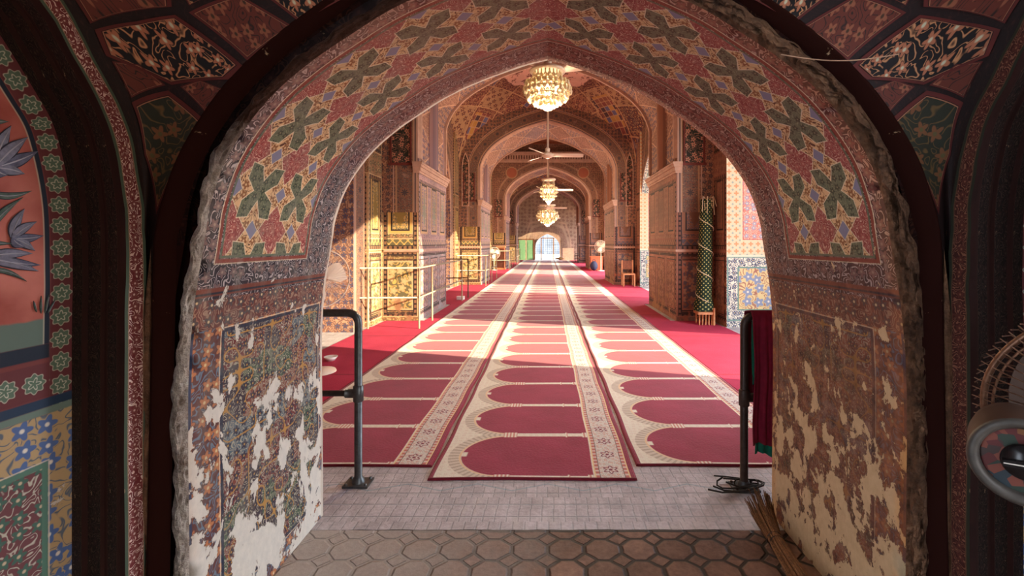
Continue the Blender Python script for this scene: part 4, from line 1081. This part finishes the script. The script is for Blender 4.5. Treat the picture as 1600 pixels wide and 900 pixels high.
# ------------------------------------------------------------------ PEDESTAL FANS
def pedestal_fan(x, y, zc, R, rz, mat, label, tilt=0):
    t = empty('pedestal_fan', (x, y, .012), label, 'fan', 'white pedestal fans', rz); zc -= .012
    mb = MB(); mb.lathe([(.001, .04), (.05, .04), (.17, .02), (.18, 0)], n=24); mb.build('base', mat, t)
    mb = MB(); mb.tube([(0, 0, .03), (0, 0, zc-.05)], .015, 10); mb.build('pole', mat, t)
    mb = MB(); mb.lathe([(.001, -.12), (.06, -.11), (.075, -.04), (.05, .03), (.001, .03)], (0, 0, zc), 18, axis=(0, -1, 0)); mb.build('motor', mat, t)
    mb = MB()
    for k in range(48):
        a = 2*PI*k/48; c, s = math.cos(a), math.sin(a)
        mb.tube([(.04*c, -.13, zc+.04*s), (R*.6*c, -.12, zc+R*.6*s), (R*c, -.06, zc+R*s), (R*.6*c, .01, zc+R*.6*s), (.06*c, .02, zc+.06*s)], .0022, 4, cap=False)
    ring = [(R*math.cos(2*PI*k/40), -.06, zc+R*math.sin(2*PI*k/40)) for k in range(41)]; mb.tube(ring, .008, 6); mb.build('cage', mat, t)
    for k in range(3):
        a = 2*PI*k/3+.3; mb = MB(); rows = []
        for i in range(7):
            r = .04+(R*.85-.04)*i/6; hw = .25+.35*math.sin(PI*min(i/6*.75+.15, 1))
            rows.append([(r*math.cos(a+q*hw), -.06+q*.035, zc+r*math.sin(a+q*hw)) for q in (-1, -.5, 0, .5, 1)])
        mb.grid(rows); mb.build('blade', mat, t)
    return t
pedestal_fan(-2.55, 5.0, 1.06, .32, .9, M_fanw, 'cream pedestal fan partly hidden behind the left jamb')
pedestal_fan(-2.86, 23.9, .92, .32, .5, M_fanw, 'distant pedestal fan on the left beside the wooden cabinet')
pedestal_fan(2.78, 23.3, 1.28, .32, -.5, M_fanw, 'distant pedestal fan on the right beside the terracotta counter')

# large old fan at the right edge of the foreground
t = empty('old_cage_fan', (1.12, .98, 0), 'old dark wire cage fan with a rotary dial at the right edge', 'fan')
M_wire = simple('dusty_copper_wire', sr(120, 86, 66), .45, .6, var=.3, scale=60)
M_hous = simple('brown_grey_housing', sr(66, 46, 36), .5, .1, var=.2, scale=12)
M_bez = simple('grey_worn_bezel', sr(70, 64, 58), .5, .1, var=.2, scale=40)
ax = Vector((-.62, -.75, -.16)).normalized(); cz = Vector((.10, -.06, 1.09))
M3 = Vector((0, 0, 1)).rotation_difference(ax).to_matrix()
def loc(r, a, h): return cz+M3 @ Vector((r*math.cos(a), r*math.sin(a), h))
mb = MB(); R = .235
for k in range(72):
    a = 2*PI*k/72
    mb.tube([loc(.07, a, .10), loc(R*.6, a+.05, .085), loc(R*.93, a+.09, .045), loc(R*1.08, a+.10, .01)], .0017, 5)
    mb.tube([loc(R*1.06, a, -.01), loc(R*.95, a, -.07), loc(R*.5, a, -.11), loc(.03, a, -.12)], .0016, 4)
mb.build('wire_cage', M_wire, t)
mb = MB(); mb.tube([loc(R, 2*PI*k/72, .022) for k in range(73)], .007, 8); mb.tube([loc(R*.94, 2*PI*k/72, .036) for k in range(73)], .003, 6); mb.build('ring', M_wire, t)
for k in range(4):
    a = 2*PI*k/4+.5; mb = MB(); rows = []
    for i in range(9):
        r = .03+(R*.82-.03)*i/8; hw = .35+.35*math.sin(PI*min(i/8*.8+.1, 1)); rows.append([loc(r, a+q*hw, q*.03-.02) for q in (-1, -.6, -.2, .2, .6, 1)])
    mb.grid(rows); mb.build('blade', simple('brown_blade', sr(74, 52, 40), .6), t)
# motor housing that points back toward the viewer, with the dial on its end
hc = Vector((-.215, -.13, 1.035)); ha = Vector((-.66, -.75, .03)).normalized()
MH = Vector((0, 0, 1)).rotation_difference(ha).to_matrix()
mb = MB(); mb.lathe([(.045, -.22), (.066, -.19), (.076, -.12), (.078, -.03), (.079, 0)], hc, 36, axis=ha); mb.build('motor_housing', M_hous, t)
mb = MB(); mb.lathe([(.079, -.004), (.082, .006), (.078, .014), (.068, .014), (.062, .004), (.061, -.012)], hc, 40, axis=ha); bz = mb.build('bezel', M_bez, t)
g = G('dial_plate_patches', .5); x, y, z = g.pos(); d_, c_, p_ = g.cells(g.vec(x, y, z), 55, 1, '3D'); r_, _, _ = g.sep(c_)
M_dial = g.out(g.hue(r_, [sr(120, 62, 48), sr(44, 54, 60), sr(130, 84, 48), sr(92, 38, 36), sr(46, 58, 48), sr(66, 50, 46)]))
mb = MB(); mb.lathe([(.001, -.008), (.062, -.008)], hc, 36, axis=ha); mb.build('dial_plate', M_dial, t)
M_blk = simple('black_bakelite', sr(28, 24, 24), .25)
mb = MB(); mb.lathe([(.03, -.008), (.034, .004), (.031, .012), (.001, .013)], hc, 28, axis=ha)
dirv = MH @ Vector((math.cos(2.5), math.sin(2.5), 0)); side = ha.cross(dirv); b0 = hc+ha*.012
q = [b0+dirv*.031*a+side*.006*b for a, b in ((-1, -1), (1, -1), (1, 1), (-1, 1))]; q2 = [p+ha*.014 for p in q]
mb.face(q2); [mb.face([q[i], q[(i+1) % 4], q2[(i+1) % 4], q2[i]]) for i in range(4)]
kn = mb.build('dial_knob', M_blk, t)
mb = MB(); q = [b0+ha*.0145+dirv*.030*a+side*.0012*b for a, b in ((-1, -1), (1, -1), (1, 1), (-1, 1))]; mb.face(q); mb.build('pointer_line', simple('pale_line', sr(200, 190, 180), .5), kn)
mb = MB(); mb.tube([(-.08, -.03, 0.03), (-.08, -.03, 1.02)], .02, 12); mb.build('pole', M_hous, t)
mb = MB(); mb.lathe([(.001, .05), (.04, .05), (.16, .025), (.18, 0)], (-.08, -.03, 0), 28); mb.build('base', M_hous, t)

# ------------------------------------------------------------------ BROOM
random.seed(5)
t = empty('reed_broom', (1.055, 1.9, 0), 'bundle broom of brown reeds lying on the floor against the right jamb', 'broom')
M_reed = simple('dry_reed', sr(120, 80, 48), .7, var=.5, scale=90)
mb = MB()
ctrl = [(.045, .46, .10), (.035, .36, .075), (.02, .22, .05), (.0, 0, .045), (-.03, -.35, .045), (-.05, -.62, .04)]
for k in range(150):
    a = random.random()*2*PI; q = math.sqrt(random.random()); sp = [.072, .056, .034, .040, .044, .040]
    end = random.uniform(0, .06)
    pts = []
    for i, c in enumerate(ctrl):
        s = sp[i]*q; pts.append(Vector((c[0]+s*math.cos(a), c[1]-(end if i == 0 else 0), max(c[2]+s*math.sin(a), .004))))
    mb.tube(pts, [.0018, .0024, .0030, .0030, .0030, .0030], 4)
mb.build('reeds', M_reed, t)
for (i, c) in ((0, (.02, .22, .05)), (1, (.017, .19, .05))):
    mb = MB(); mb.tube([(c[0]+.034*math.cos(2*PI*j/16), c[1]+.004*j/16, max(c[2]+.034*math.sin(2*PI*j/16), .004)) for j in range(17)], .003, 6); mb.build('binding', simple('dark_twine', sr(60, 40, 28), .8), t)

# ------------------------------------------------------------------ THINGS IN THE HALL
# rolled rug leaning in the right pier corner
g = G('green_rug_dots', .9); u, v = g.uv(); s_ = 1/.075
qx = g.fr(u*s_)-.5; qy = g.fr(v*s_)-.5; qx2 = g.fr(u*s_+.5)-.5; qy2 = g.fr(v*s_+.5)-.5
dd_ = g.mn(g.sq(qx*qx+qy*qy), g.sq(qx2*qx2+qy2*qy2)); M_rug = g.out(g.mix(g.lt(dd_, .14, .04), sr(24, 44, 30), sr(190, 180, 110)))
t = empty('rolled_rug', (2.80, 8.03, .25), 'rolled dark green dotted rug tied with cord, leaning on the right pier', 'rug')
top = Vector((.10, .12, 2.0)); n = 20
mb = MB(); rows, U = [], []
for j in range(31):
    f = j/30; r = .145-.035*f+(.03*(1-f) if j < 3 else 0)
    row, uu = [], []
    for k in range(25):
        a = 2*PI*k/24; row.append(top*f+Vector((r*math.cos(a)*(1+.04*math.sin(3*a)), r*math.sin(a)*.85, 0))); uu.append((a*.13, f*2))
    rows.append(row); U.append(uu)
mb.grid(rows, U); mb.face(rows[-1][:-1][::-1]); mb.face(rows[0][:-1]); mb.build('roll', M_rug, t)
mb = MB(); mb.tube([top*f+Vector(((.155-.035*f)*math.cos(-a), (.155-.035*f)*.87*math.sin(-a), 0)) for f, a in [(i/120*.96+.03, i/120*4.2*2*PI) for i in range(121)]], .007, 6); mb.build('cord', simple('cream_cord', sr(206, 190, 160), .8), t)
mb = MB()
for k in range(6): mb.tube([top+Vector((0, 0, -.03)), top+Vector((.1*math.cos(k*1.1), -.07+.05*math.sin(k*1.1), .04)), top+Vector((.13*math.cos(k*1.1), -.12, -.14-.03*k))], .008, 6)
mb.build('knot', simple('cream_knot', sr(214, 190, 160), .8), t)
# little stick stool the rug stands on
t = empty('stick_stool', (2.80, 7.98, .012), 'small pale stick stool under the rolled green rug', 'stool')
for k in range(5):
    mb = MB(); mb.tube([(-.13+.055*k, -.10, 0), (-.125+.055*k, -.10, .19)], .013, 8); mb.build('leg', M_woodl, t)
for k in range(3):
    mb = MB(); mb.tube([(-.12+.11*k, .10, 0), (-.12+.11*k, .10, .19)], .013, 8); mb.build('leg', M_woodl, t)
mb = MB(); mb.box(-.16, .13, -.13, .13, .185, .225); mb.build('seat', M_woodl, t)
mb = MB(); mb.tube([(.12, -.12, 0), (.12, -.12, .30)], .022, 8); mb.build('corner_post', M_woodl, t)

# wooden chair by second right pier
t = empty('wooden_chair', (2.72, 15.1, .012), 'low pale wooden chair against the second right pier', 'chair')
mb = MB(); mb.box(-.2, .2, -.2, .2, .38, .42); mb.build('seat', M_woodl, t)
for sx in (-1, 1):
    mb = MB(); mb.box(sx*.18-.022, sx*.18+.022, -.2, -.156, 0, .38); mb.build('leg', M_woodl, t)
    mb = MB(); mb.box(sx*.18-.022, sx*.18+.022, .156, .2, 0, .86); mb.build('leg', M_woodl, t)
mb = MB(); mb.box(-.16, .16, .17, .19, .55, .84); mb.build('backrest', M_wood, t)

# wooden cabinet
t = empty('wooden_cabinet', (-2.55, 24.6, .012), 'carved brown wooden cabinet beside the third left pier', 'cabinet')
mb = MB(); mb.box(-.2, .2, -.2, .2, .08, 1.2); mb.build('body', M_wood, t)
mb = MB(); mb.box(-.25, .25, -.25, .22, 1.2, 1.26); mb.build('top', M_woodl, t)
mb = MB(); mb.box(-.16, .16, -.215, -.2, .14, 1.12); d_ = mb.build('door', simple('dark_door', sr(78, 40, 26), .6), t)
mb = MB(); mb.ball((.12, -.225, .62), .015); mb.build('knob', M_brass, d_)
mb = MB(); mb.box(-.23, .23, -.22, .21, 0, .08); mb.build('plinth', M_woodl, t)

# terracotta counter on the right
t = empty('counter', (2.62, 23.9, .012), 'terracotta coloured box counter before the third right pier', 'counter')
M_ter = simple('terracotta_paint', sr(196, 104, 70), .8, var=.1, scale=4)
mb = MB(); mb.box(-.32, .30, -.25, .25, 0, .70); mb.build('body', M_ter, t)
mb = MB(); mb.box(-.35, .33, -.28, .28, .70, .75); mb.build('top', M_ter, t)
o = empty('dark_bag', (2.42, 23.35, .012), 'dark blue bag on the carpet beside the terracotta counter', 'bag')
mb = MB(); mb.ball((0, 0, .26), .2, 14, 0, 1.25); mb.build('body', simple('navy_cloth', sr(34, 38, 66), .8), o)
mb = MB(); mb.tube([(-.1, 0, .42), (-.05, 0, .58), (.05, 0, .58), (.1, 0, .42)], .015, 8); mb.build('handle', simple('navy_strap', sr(26, 28, 50), .8), o)

# far end: green door leaves, grille gate, pink partition, black rack
t = empty('green_door', (-1.85, 38.6, 0), 'pale green double door beside the far arched gate', 'door')
M_gd = simple('green_paint', sr(126, 172, 128), .5, var=.1)
for k, x in enumerate((-.62, .06)):
    mb = MB(); mb.box(x, x+.56, -.03, .03, .02, 1.72); lf = mb.build('leaf', M_gd, t)
    mb = MB(); [mb.box(x+.08, x+.48, -.045, -.03, z0, z1) for z0, z1 in ((.15, .75), (.9, 1.6))]; mb.build('panel', M_gd, lf)
mb = MB(); mb.box(-.70, -.62, -.05, .05, 0, 1.8); mb.box(.62, .70, -.05, .05, 0, 1.8); mb.box(-.7, .7, -.05, .05, 1.74, 1.82); mb.build('frame', M_wood, t)
t = empty('grille_gate', (0, 38.85, 0), 'arched iron grille gate in the far doorway', 'gate')
mb = MB()
for x in (-.55, .52): mb.box(x-.045, x+.045, -.04, .04, 0, 1.9)
mb.box(-.6, .6, -.04, .04, 1.85, 1.93); mb.build('frame', simple('gate_wood', sr(150, 112, 80), .6), t)
mb = MB()
for k in range(13): mb.tube([(-1.02+.17*k, 0, .02), (-1.02+.17*k, 0, 1.4 if abs(-1.02+.17*k) > .6 else 1.85)], .008, 5)
for k in range(9): mb.tube([(-1.04, 0, .1+.2*k), (1.04, 0, .1+.2*k)], .008, 5)
mb.build('bars', simple('gate_iron', sr(70, 80, 90), .5), t)
t = empty('partition_box', (1.75, 37.9, 0), 'pale pink screen box left of the small black rack at the far end', 'screen')
mb = MB(); mb.box(-.46, .46, -.2, .2, 0, .98); mb.build('body', simple('pale_pink_paint', sr(206, 160, 144), .7), t)
mb = MB(); mb.box(-.48, .48, -.22, .22, .98, 1.02); mb.build('top', simple('pale_pink_edge', sr(222, 180, 160), .7), t)
t = empty('black_rack', (2.15, 33.0, .012), 'small black upright rack by the farthest right pier', 'rack')
for x in (-.13, .13):
    mb = MB(); mb.box(x-.02, x+.02, -.1, .1, 0, .68); mb.build('upright', M_blk, t)
for z in (.1, .3, .5, .66):
    mb = MB(); mb.box(-.13, .13, -.1, .1, z, z+.03); mb.build('shelf', M_blk, t)
t = empty('shoe_bundle', (1.0, 37.6, .05), 'dark brown bundle on the carpet beside the far gate', 'bundle')
mb = MB(); rows = []
for i in range(9):
    f = i/8; rows.append([((f-.5)*.9, .16*math.sin(PI*f)*math.cos(2*PI*k/10), .11+.11*math.sin(PI*f)*math.sin(2*PI*k/10)*(1+.3*math.sin(f*14))) for k in range(11)])
mb.grid(rows); mb.build('body', simple('brown_cloth', sr(90, 66, 46), .9), t)
# small white items on the left carpet
o = MB(); o.box(-.09, .09, -.07, .07, 0, .07); o.box(-.095, .095, -.075, .075, .07, .082)
ob = o.build('paper_box', simple('white_card', sr(232, 230, 228), .7)); ob.location = (-2.22, 11.45, .012); tag(ob, 'small white box on the red carpet at the foot of the first railing', 'box')
o = MB(); o.lathe([(.001, .008), (.04, .008), (.075, .05), (.08, .05), (.045, 0), (.001, 0)], n=20)
ob = o.build('bowl', simple('white_enamel', sr(236, 232, 226), .3)); ob.location = (-2.66, 5.5, .011); tag(ob, 'white bowl on the plain red carpet near the left jamb', 'bowl')
# thin cable hanging in the upper right corner of the chamber
mb = MB(); A_ = Vector((.73, 1.41, 2.04)); B_ = Vector((1.06, 1.36, 2.02))
mb.tube([A_.lerp(B_, i/14)+Vector((0, -.01, -.02*math.sin(PI*i/14))) for i in range(15)], .0016, 6)
tag(mb.build('cable', simple('pale_cable', sr(190, 150, 120), .6)), 'thin pale cable hanging at the upper right above the arch', 'cable')
